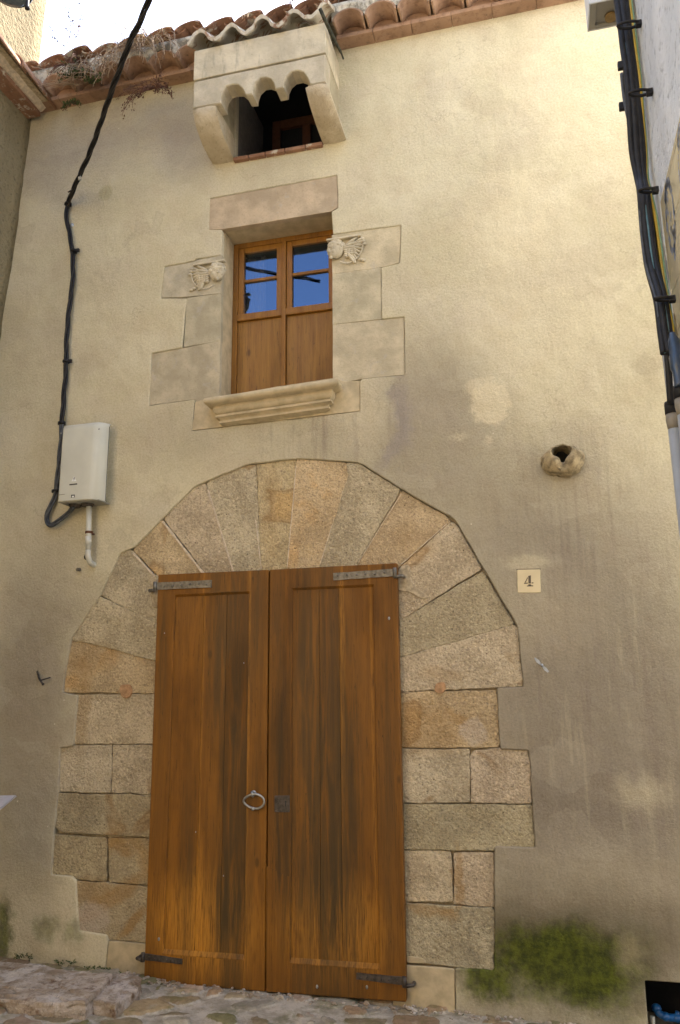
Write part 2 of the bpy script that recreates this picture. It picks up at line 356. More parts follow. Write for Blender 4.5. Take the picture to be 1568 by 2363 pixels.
def m_glass():
    n = NB('window_glass')
    gl = n.t.nodes.new('ShaderNodeBsdfGlossy'); gl.inputs['Color'].default_value = (0.20, 0.27, 0.40, 1); gl.inputs['Roughness'].default_value = 0.004
    wob = n.bump(n.noise(2.5, 1), 0.03, 0.02); n.t.links.new(wob, gl.inputs['Normal'])
    tr = n.t.nodes.new('ShaderNodeBsdfTransparent'); tr.inputs['Color'].default_value = (0.75, 0.8, 0.85, 1)
    mx = n.t.nodes.new('ShaderNodeMixShader'); mx.inputs[0].default_value = 0.36
    n.t.links.new(tr.outputs[0], mx.inputs[1]); n.t.links.new(gl.outputs[0], mx.inputs[2])
    o = [x for x in n.t.nodes if x.type == 'OUTPUT_MATERIAL'][0]
    n.t.links.new(mx.outputs[0], o.inputs['Surface'])
    return n.m

MT = dict(
    stucco=m_facade(), granite=m_granite('granite'), granite_plain=m_granite('granite_even', False), ashlar=m_ashlar(),
    mortar=simple('lime_mortar', (0.42, 0.34, 0.225), 0.95, bump=0.6, scale=40, var=0.3),
    pale_mortar=simple('pale_mortar', (0.60, 0.50, 0.37), 0.95, bump=0.6, scale=40, var=0.2),
    sillstone=simple('smooth_render_stone', (0.50, 0.41, 0.26), 0.9, bump=0.35, scale=12, var=0.16),
    door=m_wood('old_door_wood', (0.235, 0.092, 0.006), (0.160, 0.063, 0.005), (0.30, 0.128, 0.011), 0.45, 0.52, True),
    frame=m_wood('varnished_wood', (0.33, 0.15, 0.022), (0.23, 0.098, 0.014), (0.39, 0.20, 0.04), 0.5, 0.33),
    panel=m_wood('varnished_panel', (0.32, 0.16, 0.026), (0.225, 0.102, 0.016), (0.40, 0.205, 0.045), 0.5, 0.36),
    tile=m_tile('terracotta', 0.35), tile_clean=m_tile('terracotta_clean', -0.15, (0.27, 0.165, 0.105), (0.43, 0.275, 0.18)), tile_lichen=m_tile('terracotta_lichen', 0.95),
    lime=simple('white_lime', (0.55, 0.50, 0.40), 0.95, bump=0.8, scale=14, var=0.35),
    iron=simple('rusty_iron', (0.085, 0.070, 0.058), 0.6, 0.55, var=0.4, bump=0.5, scale=30),
    iron_grey=simple('grey_iron', (0.17, 0.155, 0.13), 0.5, 0.6, var=0.3, bump=0.4, scale=35),
    steel=simple('worn_steel', (0.38, 0.38, 0.37), 0.38, 0.8, var=0.15, bump=0.1),
    zinc=simple('zinc', (0.42, 0.45, 0.50), 0.4, 0.7),
    box=simple('box_plastic', (0.57, 0.56, 0.475), 0.45, var=0.05, spec=0.45, scale=6),
    box_dark=simple('box_underside', (0.28, 0.27, 0.23), 0.6, var=0.1),
    slit=simple('dark_gap', (0.03, 0.03, 0.028), 0.8),
    white=simple('white_sticker', (0.78, 0.78, 0.76), 0.5, var=0.03),
    ink=simple('dark_ink', (0.06, 0.05, 0.045), 0.7),
    pvc=simple('pale_pvc', (0.55, 0.54, 0.47), 0.42, var=0.06, spec=0.45, scale=8),
    pvc_grey=simple('grey_pvc', (0.36, 0.37, 0.37), 0.45, var=0.1, spec=0.45, scale=8),
    rust=simple('rust', (0.13, 0.055, 0.03), 0.8, 0.2, var=0.3),
    rubber=simple('black_cable', (0.018, 0.017, 0.018), 0.55, var=0.3, spec=0.3),
    rubber_grey=simple('grey_cable', (0.075, 0.08, 0.088), 0.5, var=0.3, spec=0.35),
    teal=simple('teal_wire', (0.10, 0.20, 0.24), 0.4, var=0.2, spec=0.5),
    yellow=simple('yellow_wire', (0.48, 0.33, 0.03), 0.4, var=0.1, spec=0.5),
    green=simple('green_wire', (0.20, 0.34, 0.20), 0.4, var=0.1, spec=0.5),
    plaque=simple('cream_plaque', (0.70, 0.58, 0.36), 0.7, var=0.05, scale=8),
    brown=simple('stencil_brown', (0.10, 0.075, 0.055), 0.8, var=0.2),
    whitewall=m_roughcast('white_roughcast', (0.66, 0.68, 0.70), (0.80, 0.81, 0.82), 26, 0.016, 0.6),
    ochre=m_roughcast('ochre_roughcast', (0.265, 0.222, 0.135), (0.325, 0.275, 0.17), 30, 0.035, 0.9),
    oppwall=m_roughcast('far_render', (0.52, 0.42, 0.26), (0.62, 0.52, 0.34), 12, 0.02, 0.4),
    nest=simple('lumpy_mortar', (0.34, 0.27, 0.16), 0.95, var=0.45, bump=0.9, scale=26),
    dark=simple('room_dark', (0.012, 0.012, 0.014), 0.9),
    room=simple('room_wall', (0.16, 0.14, 0.12), 0.9),
    curtain=simple('curtain', (0.62, 0.55, 0.55), 0.9, var=0.05),
    glass=m_glass(), paving=m_paving(), rock=m_rock(),
    dry=simple('dry_stalk', (0.40, 0.30, 0.20), 0.9, var=0.4, scale=12),
    drydark=simple('dry_seedhead', (0.12, 0.055, 0.035), 0.9, var=0.4, scale=12),
    leaf=simple('weed_leaf', (0.075, 0.10, 0.028), 0.7, var=0.4, scale=20),
    mossm=simple('moss', (0.05, 0.065, 0.012), 0.95, var=0.5, bump=1, scale=40),
    glaze=None, blue=simple('blue_hose', (0.01, 0.09, 0.28), 0.35, var=0.2, spec=0.5),
    lamp=simple('lamp_grey', (0.06, 0.08, 0.10), 0.4, 0.3), lens=simple('lamp_lens', (0.12, 0.16, 0.20), 0.25),
    boxwhite=simple('white_box', (0.74, 0.77, 0.79), 0.4, var=0.03, spec=0.45, scale=5),
    boxgrey=simple('grey_box', (0.36, 0.34, 0.29), 0.5, var=0.06, scale=6),
    brass=simple('brass_gland', (0.30, 0.20, 0.08), 0.5, 0.3),
)

# ------------------------------------------------------------------ object helpers
def link(name, me, mats, parent=None, color=None):
    o = bpy.data.objects.new(name, me)
    COL.objects.link(o)
    for m in (mats if isinstance(mats, (list, tuple)) else [mats]): me.materials.append(m)
    if parent is not None:
        o.parent = parent
    if color: o.color = (*color, 1)
    return o
def origin(p):
    v = Vector((0, 0, 0))
    while p is not None: v += p.location; p = p.parent
    return v
def obj(name, bm, mats, parent=None, color=None, smooth=False, base=None):
    """one mesh object; vertices are given in place, the origin goes to its base or its parent's"""
    bmesh.ops.recalc_face_normals(bm, faces=bm.faces[:])
    if parent is not None: org = origin(parent)
    elif base is not None: org = Vector(base)
    else:
        vs_ = [v.co for v in bm.verts]
        org = Vector(((min(v.x for v in vs_) + max(v.x for v in vs_)) / 2, (min(v.y for v in vs_) + max(v.y for v in vs_)) / 2, min(v.z for v in vs_)))
    bmesh.ops.translate(bm, verts=bm.verts[:], vec=-org)
    if smooth:
        for f in bm.faces: f.smooth = True
    me = bpy.data.meshes.new(name)
    bm.to_mesh(me); bm.free()
    if smooth:
        try: me.set_sharp_from_angle(angle=R(38))
        except Exception: pass
    o = link(name, me, mats, parent, color)
    if parent is None: o.location = org
    return o
def tag(o, label=None, cat=None, group=None, kind=None):
    if label: o['label'] = label
    if cat: o['category'] = cat
    if group: o['group'] = group
    if kind: o['kind'] = kind
    return o
def thing(name, loc, label, cat, group=None):
    o = bpy.data.objects.new(name, None); COL.objects.link(o); o.location = loc; o.empty_display_size = 0.1
    return tag(o, label, cat, group)
def BM(): return bmesh.new()
def box(bm, x0, x1, y0, y1, z0, z1, bev=0.0, mi=0):
    t = BM()
    bmesh.ops.create_cube(t, size=1)
    for v in t.verts: v.co = Vector(((x0 + x1) / 2 + v.co.x * (x1 - x0), (y0 + y1) / 2 + v.co.y * (y1 - y0), (z0 + z1) / 2 + v.co.z * (z1 - z0)))
    if bev: bmesh.ops.bevel(t, geom=t.edges[:], offset=bev, segments=2, profile=0.6, affect='EDGES')
    merge(bm, t, mi)
def merge(bm, t, mi=0):
    mp = {}
    for v in t.verts: mp[v] = bm.verts.new(v.co)
    for f in t.faces:
        try:
            g = bm.faces.new([mp[v] for v in f.verts]); g.material_index = mi; g.smooth = f.smooth
        except ValueError: pass
    t.free()
def tube(bm, pts, r, seg=8, mi=0, closed=False, cap=True):
    pts = [Vector(p) for p in pts]; n = len(pts)
    rs = r if isinstance(r, (list, tuple)) else [r] * n
    ring0 = None; rings = []; nrm = None
    for i, p in enumerate(pts):
        a = pts[(i - 1) % n] if (i > 0 or closed) else p
        b = pts[(i + 1) % n] if (i < n - 1 or closed) else p
        d = (b - a).normalized()
        if nrm is None: nrm = d.orthogonal().normalized()
        nrm = (nrm - d * nrm.dot(d)).normalized()
        bn = d.cross(nrm)
        rings.append([bm.verts.new(p + (nrm * math.cos(2 * math.pi * k / seg) + bn * math.sin(2 * math.pi * k / seg)) * rs[i]) for k in range(seg)])
    m = n if closed else n - 1
    for i in range(m):
        A, B = rings[i], rings[(i + 1) % n]
        for k in range(seg):
            f = bm.faces.new((A[k], A[(k + 1) % seg], B[(k + 1) % seg], B[k])); f.material_index = mi; f.smooth = True
    if cap and not closed:
        for q in (rings[0], rings[-1]):
            f = bm.faces.new(q); f.material_index = mi
def spline(pts, n=8):
    pts = [Vector(p) for p in pts]; out = []
    for i in range(len(pts) - 1):
        p0 = pts[max(i - 1, 0)]; p1 = pts[i]; p2 = pts[i + 1]; p3 = pts[min(i + 2, len(pts) - 1)]
        for k in range(n):
            t = k / n
            out.append(0.5 * ((2 * p1) + (p2 - p0) * t + (2 * p0 - 5 * p1 + 4 * p2 - p3) * t * t + (3 * p1 - p0 - 3 * p2 + p3) * t ** 3))
    out.append(pts[-1])
    return out
def ball(bm, c, rx, ry=None, rz=None, seg=12, mi=0, rot=None, lump=0, ls=20):
    t = BM(); bmesh.ops.create_uvsphere(t, u_segments=seg, v_segments=max(6, seg * 2 // 3), radius=1)
    ry = rx if ry is None else ry; rz = rx if rz is None else rz
    for v in t.verts:
        q = Vector((v.co.x * rx, v.co.y * ry, v.co.z * rz))
        if rot is not None: q = rot @ q
        q += Vector(c)
        if lump: q += v.co * lump * mnoise.noise(q * ls)
        v.co = q
    for f in t.faces: f.smooth = True
    merge(bm, t, mi)
def area2(p): return sum(p[i][0] * p[(i + 1) % len(p)][1] - p[(i + 1) % len(p)][0] * p[i][1] for i in range(len(p)))
def offset(p, d):
    """grow (d > 0) or shrink a closed outline"""
    if area2(p) < 0: p = p[::-1]
    n = len(p); o = []
    for i in range(n):
        a, b, c = Vector(p[i - 1]), Vector(p[i]), Vector(p[(i + 1) % n])
        e1 = (b - a).normalized(); e2 = (c - b).normalized()
        n1 = Vector((e1.y, -e1.x)); n2 = Vector((e2.y, -e2.x))
        m = n1 + n2
        if m.length < 1e-5: m = n1
        m.normalize()
        o.append(tuple(b + m * d / max(0.5, m.dot(n1))))
    return o
def rough_loop(p, step=0.05, jit=0.003, cut=0.0):
    """subdivide an outline and make its edge uneven; cut rounds the corners"""
    if area2(p) < 0: p = p[::-1]
    if cut:
        q = []
        for i in range(len(p)):
            a, b, c = Vector(p[i - 1]), Vector(p[i]), Vector(p[(i + 1) % len(p)])
            d1 = min(cut, (a - b).length * 0.4); d2 = min(cut, (c - b).length * 0.4)
            s = b + (a - b).normalized() * d1; e = b + (c - b).normalized() * d2
            q += [tuple(s), tuple((s + e + 2 * b) / 4), tuple(e)]
        p = q
    o = []
    for i in range(len(p)):
        a, b = Vector(p[i]), Vector(p[(i + 1) % len(p)])
        k = max(1, int((b - a).length / step))
        for j in range(k):
            q = a + (b - a) * j / k
            o.append((q.x + jit * mnoise.noise(Vector((q.x * 9, q.y * 9, 1.3))) + random.uniform(-1, 1) * jit * 0.35,
                      q.y + jit * mnoise.noise(Vector((q.x * 9, q.y * 9, 7.7))) + random.uniform(-1, 1) * jit * 0.35))
    return o
def fill(bm, loops, y, mi=0):
    """flat face with holes at depth y, from outlines in x, z"""
    vs_ = [[bm.verts.new((a, y, b)) for a, b in l] for l in loops]
    flat = [v for l in vs_ for v in l]
    for t in tessellate_polygon([[Vector((a, b, 0)) for a, b in l] for l in loops]):
        try: bm.faces.new([flat[i] for i in t]).material_index = mi
        except ValueError: pass
    return vs_
def bridge(bm, A, B, mi=0):
    n = len(A)
    for i in range(n):
        try: bm.faces.new((A[i], A[(i + 1) % n], B[(i + 1) % n], B[i])).material_index = mi
        except ValueError: pass
def ringv(bm, l, y): return [bm.verts.new((a, y, b)) for a, b in l]
def slab(bm, outline, y0, y1, bev=0.008, mi=0):
    """a block whose face lies at y0 (towards the street) and whose back is open at y1"""
    if area2(outline) < 0: outline = outline[::-1]
    inner = offset(outline, -bev)
    f = fill(bm, [inner], y0, mi)[0]
    a = ringv(bm, offset(outline, -bev * 0.3), y0 + bev * 0.35); b = ringv(bm, outline, y0 + bev); c = ringv(bm, outline, y1)
    bridge(bm, f, a, mi); bridge(bm, a, b, mi); bridge(bm, b, c, mi)
def extr_x(bm, prof, x0, x1, mi=0, caps=True):
    """outline in y, z drawn out along x"""
    A = [bm.verts.new((x0, y, z)) for y, z in prof]; B = [bm.verts.new((x1, y, z)) for y, z in prof]
    bridge(bm, A, B, mi)
    if caps:
        for q in (A, B): bm.faces.new(q).material_index = mi
def rect(x0, x1, z0, z1): return [(x0, z0), (x1, z0), (x1, z1), (x0, z1)]
def tint(c, j=0.08):
    k = 1 + random.uniform(-j, j); return tuple(x * k * (1 + random.uniform(-j, j) * 0.4) for x in c)

exec_order = []
# ================================================================== STRUCTURE
def gz(x): return -0.022 - 0.031 * max(-6, min(3, x + 1.6))
def ground():
    bm = BM(); xs = [-60, -12, -6, -4.6] + [-4.2 + 0.0105 * i for i in range(500)] + [1.2, 1.6, 2, 3, 6, 20, 60]; ys = [-60, -20, -10, -6, -3, -2, -1.5, -1.1] + [-0.9 + 0.011 * i for i in range(88)] + [0.3, 0.5, 4, 20, 60]
    lay = bm.verts.layers.float_color.new('stone')
    g = []; PAL = ((0.30, 0.235, 0.145), (0.40, 0.295, 0.165), (0.23, 0.205, 0.10), (0.44, 0.32, 0.225), (0.37, 0.325, 0.25), (0.33, 0.22, 0.13))
    for y in ys:
        row = []
        for x in xs:
            near = -4.25 < x < 1.1 and -0.95 < y < 0.1
            z = gz(x) + (0.02 * min(0, y) * 0.6 if y > -6 else -0.072); m = 0.5; c = (0.33, 0.28, 0.2)
            if near:
                q = Vector((x * 4.6, y * 5.6, 0)); q += Vector((mnoise.noise(q * 1.1), mnoise.noise(q * 1.1 + Vector((9, 2, 1))), 0)) * 0.34 + Vector((mnoise.noise(q * 4), mnoise.noise(q * 4 + Vector((5, 2, 1))), 0)) * 0.07
                d, p = mnoise.voronoi(q)
                e = d[1] - d[0]; k = (math.sin(p[0].x * 127.1 + p[0].y * 311.7) * 43758.5453) % 1.0; k2 = (k * 17.3) % 1.0
                lim = 0.10 + 0.16 * k2 + 0.06 * mnoise.noise(q * 6)
                m = max(0, min(1, (e - lim) / 0.07)); m = m * m * (3 - 2 * m)
                c = PAL[int(k * 5.999)]; f = 0.8 + 0.4 * k2; c = tuple(a * f for a in c)
                z += m * (0.012 + 0.012 * k2) + 0.006 * mnoise.noise(q * 2) + 0.0035 * mnoise.noise(q * 9) + (k - 0.5) * 0.008 * m
            v = bm.verts.new((x, y, z)); v[lay] = (*c, m); row.append(v)
        g.append(row)
    for j in range(len(ys) - 1):
        for i in range(len(xs) - 1):
            f = bm.faces.new((g[j][i], g[j][i + 1], g[j + 1][i + 1], g[j + 1][i])); f.smooth = True
    tag(obj('street', bm, MT['paving'], base=(0, 0, 0)), kind='structure')
ground()

# ------------------------------------------------------------------ the stone house
house = thing('stone_house', (-1.6, 0, -0.03), 'cream stuccoed old stone house with a round-arched granite portal and brown double door', 'house')

PORTAL = [(241, 2256), (249, 2171), (245, 2157.5), (181, 2147), (174, 2035), (166, 2023), (117, 2018), (124.5, 1910), (133.5, 1828), (138, 1727), (168, 1722), (178, 1604), (144, 1598), (151, 1536), (163, 1474), (190, 1436), (232, 1370),
          (275, 1278), (310, 1262), (375, 1194), (447, 1124), (478, 1109), (568, 1073), (588, 1069), (684, 1059), (713, 1059.5), (827, 1068), (838, 1072), (925, 1129), (1042, 1194), (1054, 1208), (1113, 1309),
          (1188, 1436), (1194, 1449), (1207.5, 1584.5), (1146, 1587.5), (1146.5, 1594), (1152.5, 1731), (1220, 1731), (1228, 1857), (1233.5, 1956), (1141.5, 1952), (1139.5, 1964), (1140, 2240.5), (1049, 2234), (1051, 2345)]
pl = plan(PORTAL)
pl = pl + [(pl[-1][0], -0.3), (pl[0][0], -0.3)]
SURR = [(484, 457.5), (777, 404.5), (779, 479), (763.5, 487.5), (767.2, 541), (846, 530), (924.5, 520.5), (921.5, 606.5), (878, 617.5), (879.3, 736), (931.3, 731), (933, 864.5), (834.5, 874.5), (829.3, 879.5), (829.3, 948.5), (443, 993.5),
        (449, 921), (343, 935.5), (348.2, 815.5), (419, 802.5), (430, 687.5), (370.5, 688), (378.5, 615.5), (448, 602), (452, 598), (510, 588.5), (511.5, 529.5), (481.5, 530.5)]
sl_ = plan(SURR)
NX0, NX1, NZ0, NZ1 = X(1487, 2264), X(1487, 2264) + 0.55, -0.30, Z(1487, 2264)
def wall():
    bm = BM()
    outer = rect(-3.96, 3.6, -0.4, 6.40)
    ho = [rough_loop(pl, 0.045, 0.004, 0.012), rough_loop(sl_, 0.045, 0.003, 0.008), rect(-2.012, -1.33, 5.575, 6.33),
          rough_loop(rect(NX0, NX1, NZ0, NZ1), 0.05, 0.003, 0.01),
          rough_loop([(X(1297, 1046) + 0.055 * math.cos(a * 0.5236), Z(1297, 1046) + 0.055 * math.sin(a * 0.5236)) for a in range(12)], 0.02, 0.004)]
    grown = [offset(h, 0.007) for h in ho]
    loops = fill(bm, [outer] + grown, 0.0)
    for h, g in zip(ho, loops[1:]):
        h = h if area2(h) > 0 else h[::-1]
        a = ringv(bm, offset(h, 0.002), 0.004); b = ringv(bm, h, 0.013); c = ringv(bm, h, 0.05)
        bridge(bm, g, a); bridge(bm, a, b); bridge(bm, b, c)
    box(bm, -3.96, -3.9, 0.0501, 5, -0.4, 6.4); box(bm, 3.5, 3.6, 0.0501, 5, -0.4, 6.4); box(bm, -3.96, 3.6, 5.0, 5.1, -0.4, 8.2)
    o = obj('wall', bm, MT['stucco'], house)
    return o
wall()

# ------------------------------------------------------------------ portal
def portal():
    bm = BM()
    fill(bm, [offset(pl, 0.03)], 0.047)
    p = obj('portal', bm, MT['mortar'], house)
    GOLD, GREY, PINK, BROWN, DUSK = (0.535, 0.425, 0.26), (0.51, 0.44, 0.31), (0.53, 0.45, 0.32), (0.46, 0.385, 0.25), (0.455, 0.39, 0.265)
    V = [(GREY, [(277.8, 1279), (287, 1266), (305.6, 1272), (348.5, 1323.6), (366, 1330), (366, 1436), (356, 1437), (232.8, 1373)]),
         (GOLD, [(307, 1270), (310, 1263), (372.5, 1199.8), (462, 1321), (470, 1340), (380, 1340), (364, 1328)]),
         (PINK, [(378, 1196.5), (444.4, 1128), (472, 1115.5), (478, 1135), (535.4, 1320), (530, 1335), (480, 1335), (472.7, 1321)]),
         (PINK, [(476.7, 1113), (568.2, 1075), (587.6, 1073), (600, 1313.5), (600, 1335), (545, 1335), (538.5, 1317), (482, 1140)]),
         (GOLD, [(590.9, 1072), (681.3, 1061.5), (672, 1200), (660, 1308), (660, 1330), (604, 1330), (602.5, 1312.5)]),
         (GOLD, [(685, 1061), (797.4, 1068.4), (802, 1098.7), (735.2, 1305), (735, 1330), (664, 1330), (664, 1308)]),
         (GREY, [(800, 1069), (830.5, 1071.5), (923, 1130.9), (823, 1299.4), (820, 1330), (740, 1330), (738.5, 1305), (804, 1099)]),
         (GOLD, [(926, 1133), (1024, 1188.7), (1036.8, 1204.7), (914, 1313), (905, 1330), (826, 1330), (826, 1299.4)]),
         (GREY, [(1041, 1205), (1052, 1212), (1110, 1311), (985, 1390), (921.4, 1431), (905, 1431), (905, 1340), (918, 1314.6)]),
         (DUSK, [(1112.5, 1319), (1184.7, 1440), (921.4, 1515.3), (905, 1518), (905, 1440), (921.4, 1434)]),
         (PINK, [(1187, 1443), (1193, 1452), (1205.5, 1582.5), (1050, 1590), (921.4, 1594.9), (905, 1594), (905, 1522), (921.4, 1519)]),
         (GREY, [(229.8, 1376.6), (356.1, 1438.6), (370, 1441), (370, 1529), (353.5, 1523.5), (260, 1497), (165.5, 1475)]),
         (GOLD, [(164.5, 1478), (260, 1500), (353.5, 1527), (370, 1531), (370, 1598), (351, 1598.8), (146.5, 1596.8), (152.5, 1536)])]
    J = [(PINK, [(179.6, 1604.3), (351.8, 1601.8), (370, 1601), (370, 1716.3), (347, 1716.3), (170, 1716.8)]),
         (GREY, [(139, 1727.7), (169, 1722), (257.2, 1720), (253.7, 1828.7), (134.3, 1827.3)]),
         (GREY, [(260, 1720), (370, 1719.8), (370, 1831.7), (344, 1831.7), (256.3, 1830)]),
         (BROWN, [(130.8, 1831.3), (343.5, 1835.2), (370, 1835.5), (370, 1933), (340, 1931.8), (260, 1927), (143.2, 1921), (125.5, 1909.7)]),
         (BROWN, [(122, 1925.9), (244.8, 1933.8), (243.4, 2035), (172.6, 2030), (166, 2022), (118.3, 2016.5)]),
         (BROWN, [(247.8, 1936), (339.1, 1936), (370, 1937), (370, 2043.5), (337, 2041.8), (250.7, 2036)]),
         (BROWN, [(174.5, 2034.5), (245, 2038.5), (336, 2046), (370, 2047), (370, 2176), (332, 2174), (249, 2168), (246, 2158), (180, 2148)]),
         (GOLD, [(905, 1598), (922, 1598.3), (1145.7, 1593.4), (1151, 1724.3), (924.6, 1725.3), (905, 1725)]),
         (PINK, [(905, 1728.7), (924.6, 1728.9), (1082.7, 1729.5), (1083.3, 1852.1), (927.8, 1852.1), (905, 1852)]),
         (PINK, [(1093, 1731.7), (1152.7, 1727), (1155, 1732), (1219, 1732), (1226.3, 1854.2), (1087.5, 1852.4), (1085.8, 1743.6)]),
         (DUSK, [(905, 1855.8), (927.8, 1855.8), (1227.6, 1858), (1232.4, 1955.2), (1141.8, 1952.5), (1138.3, 1963), (932.7, 1959.2), (905, 1958.8)]),
         (PINK, [(905, 1962.8), (932.7, 1963), (1039.7, 1965.6), (1043.3, 2080.5), (933.6, 2080), (905, 2080)]),
         (PINK, [(1046.4, 1968), (1138.3, 1968.6), (1138.8, 2094), (1046.4, 2086.3)]),
         (GREY, [(905, 2083.8), (934.3, 2084.3), (1138.5, 2096.7), (1139.3, 2239.5), (1048.3, 2231.5), (984, 2223), (960, 2208), (930, 2206), (905, 2206)])]
    B = [((0.40, 0.315, 0.17), [(249.5, 2171.5), (332, 2178), (370, 2180), (370, 2285), (300, 2280), (240, 2275)]),
         ((0.50, 0.40, 0.26), [(905, 2226), (938, 2227.7), (1048.3, 2236.3), (1050.5, 2365), (905, 2365)])]
    k = 0
    for nm, L, mt in (('voussoir', V, 'granite'), ('jamb_stone', J, 'granite')):
        for c, pts in L:
            k += 1
            bm = BM(); yf = 0.010 + random.uniform(0, 0.008)
            slab(bm, rough_loop(offset(plan(pts, 0.012), 0.0042 if nm == 'voussoir' else 0.0025), 0.016, 0.0055, 0.014), yf, 0.05, 0.005)
            obj(nm, bm, MT[mt], p, tint(c, 0.05))
    for c, pts in B:
        bm = BM(); slab(bm, rough_loop(plan(pts, 0.0), 0.05, 0.002, 0.01), 0.004, 0.05, 0.005)
        obj('base_stone', bm, MT['sillstone'], p)
    # flush pale pointing in some of the joints
    for a, b, wd in (((374.5, 1203), (468, 1323), 6.5), ((479, 1130), (537, 1318), 4), ((683, 1075), (662, 1310), 2.6), ((800, 1100), (737, 1305), 2.4), ((306, 1276), (356, 1330), 5), ((589, 1200), (602, 1312), 2), ((1030, 1209), (925, 1302), 2), ((925, 1140), (826, 1298), 1.6)):
        bm = BM(); A, Bv = Vector(a), Vector(b); d = (Bv - A).normalized(); nrm = Vector((-d.y, d.x)) * wd
        n = 12; L, Rr = [], []
        for i in range(n + 1):
            q = A + (Bv - A) * i / n; wv = 0.55 + 0.45 * random.random()
            L.append(tuple(q + nrm * wv * 0.5)); Rr.append(tuple(q - nrm * wv * 0.5))
        slab(bm, plan(L + Rr[::-1], 0.012), 0.0105, 0.045, 0.001)
        obj('pointing', bm, MT['pale_mortar'], p)
    # mortar fillings round the hinge and rusty plugs
    for pts, mt in (([(916, 1320), (925, 1306), (945, 1303), (948, 1340), (962, 1358), (990, 1378), (975, 1384), (945, 1366), (916, 1362)], 'mortar'),
                    ([(345, 1328), (366, 1340), (366, 1400), (352, 1404), (346, 1370)], 'mortar'),
                    ([(937, 2205), (978, 2212), (984, 2223), (937, 2222)], 'sillstone'), ([(276, 1580), (300, 1578), (306, 1592), (300, 1610), (284, 1612), (275, 1596)], 'plug'), ([(1004, 1576), (1026, 1572), (1030, 1590), (1020, 1601), (1002, 1598)], 'plug')):
        bm = BM(); slab(bm, rough_loop(plan(pts, 0.01), 0.02, 0.003, 0.02), 0.006, 0.045, 0.004)
        obj('mortar_patch', bm, MT[mt] if mt != 'plug' else MT['plugm'], p)
MT['plugm'] = simple('ochre_mortar', (0.42, 0.25, 0.13), 0.95, bump=0.5, scale=30, var=0.3)
portal()

# ------------------------------------------------------------------ double door
DY = -0.045
def strap(name, a, b, wd, parent, mat, taper=0.7, pin=True, knob=None):
    bm = BM(); A = at(*a, DY - 0.004); B = at(*b, DY - 0.004)
    d = (B - A); L = d.length; d.normalize(); up = Vector((-d.z, 0, d.x))
    if up.z < 0: up = -up
    n = 8; F = []
    for i in range(n + 1):
        q = A + d * L * i / n; h = wd * 0.5 * (taper + (1 - taper) * i / n) * (1 + 0.05 * math.sin(i * 2.1))
        F.append((q, h))
    up_, lo_ = [], []
    poly = [(q + up * h) for q, h in F] + [(q - up * h) for q, h in F[::-1]]
    fr = [bm.verts.new(v) for v in poly]; bk = [bm.verts.new(v + Vector((0, 0.0035, 0))) for v in poly]
    for v in fr: v.co.y -= 0.005
    for i in range(n):
        bm.faces.new((fr[i], fr[i + 1], fr[2 * n - i], fr[2 * n + 1 - i]))
    bridge(bm, fr, bk)
    for i in range(6):
        q = A + d * L * (0.08 + 0.15 * i) + Vector((0, -0.008, 0)) + up * random.uniform(-1, 1) * wd * 0.12
        ball(bm, q, 0.0075, 0.0045, 0.0075, 8)
    if pin:
        tube(bm, [B + Vector((0, -0.006, -wd * 0.75)), B + Vector((0, -0.006, wd * 0.62))], 0.013, 10)
        e = B + d * 0.045
        tube(bm, [B + Vector((0, -0.004, -wd * 0.6)), e + Vector((0, 0.01, -wd * 0.5)), e + Vector((0, 0.07, -wd * 0.5))], 0.011, 8)
    obj(name, bm, mat, parent)

def door_leaf(out, pan, cuts):
    bm = BM()
    o = rough_loop(plan(out, DY), 0.2, 0.0008, 0.006); h = plan(pan, DY)
    h = h if area2(h) > 0 else h[::-1]
    ins = offset(o, -0.005)
    fl = fill(bm, [ins, h], DY)
    a = ringv(bm, o, DY + 0.005); b = ringv(bm, o, 0.004)
    bridge(bm, fl[0], a); bridge(bm, a, b)
    fill(bm, [o], 0.006)
    hi = offset(h, -0.004); c = ringv(bm, hi, DY + 0.006); d = ringv(bm, hi, DY + 0.026)
    bridge(bm, fl[1], c); bridge(bm, c, d)
    leaf = obj('door_leaf', bm, MT['door'], house)
    (xa, za), (xb, zb) = h[0], h[2]
    lo = min(q[1] for q in h) - 0.004; hiz = max(q[1] for q in h) + 0.004
    x0 = min(q[0] for q in h) - 0.004; x1 = max(q[0] for q in h) + 0.004
    xs = [x0] + [X(c_, 1800, DY + 0.014) for c_ in cuts] + [x1]
    for i in range(len(xs) - 1):
        bm = BM(); box(bm, xs[i] + 0.0008, xs[i + 1] - 0.0008, DY + 0.014, DY + 0.03, lo, hiz, 0.0022)
        obj('plank', bm, MT['door'], leaf)
    # sloping ledge under the boards
    bm = BM(); zl = lo + 0.004
    extr_x(bm, [(DY + 0.0135, zl + 0.028), (DY - 0.002, zl + 0.004), (DY - 0.002, zl - 0.001), (DY + 0.0135, zl - 0.001)], x0 + 0.004, x1 - 0.004)
    obj('ledge', bm, MT['door'], leaf)
    bm = BM(); zt = hiz - 0.004
    extr_x(bm, [(DY + 0.0135, zt - 0.018), (DY - 0.002, zt - 0.003), (DY - 0.002, zt + 0.002), (DY + 0.0135, zt + 0.002)], x0 + 0.004, x1 - 0.004)
    obj('top_moulding', bm, MT['door'], leaf)
    # wooden plugs and chips where nails sit
    return leaf
dl = door_leaf([(364, 1326), (619, 1314.6), (610.8, 2288.8), (331, 2266)], [(402.4, 1371), (575, 1363.6), (563.3, 2216), (374, 2199)], [459, 515])
dr = door_leaf([(621.6, 1314.5), (914.8, 1299), (936.5, 2313), (613.4, 2289)], [(673, 1357.4), (862, 1347), (876.6, 2238), (668, 2223)], [738, 786])
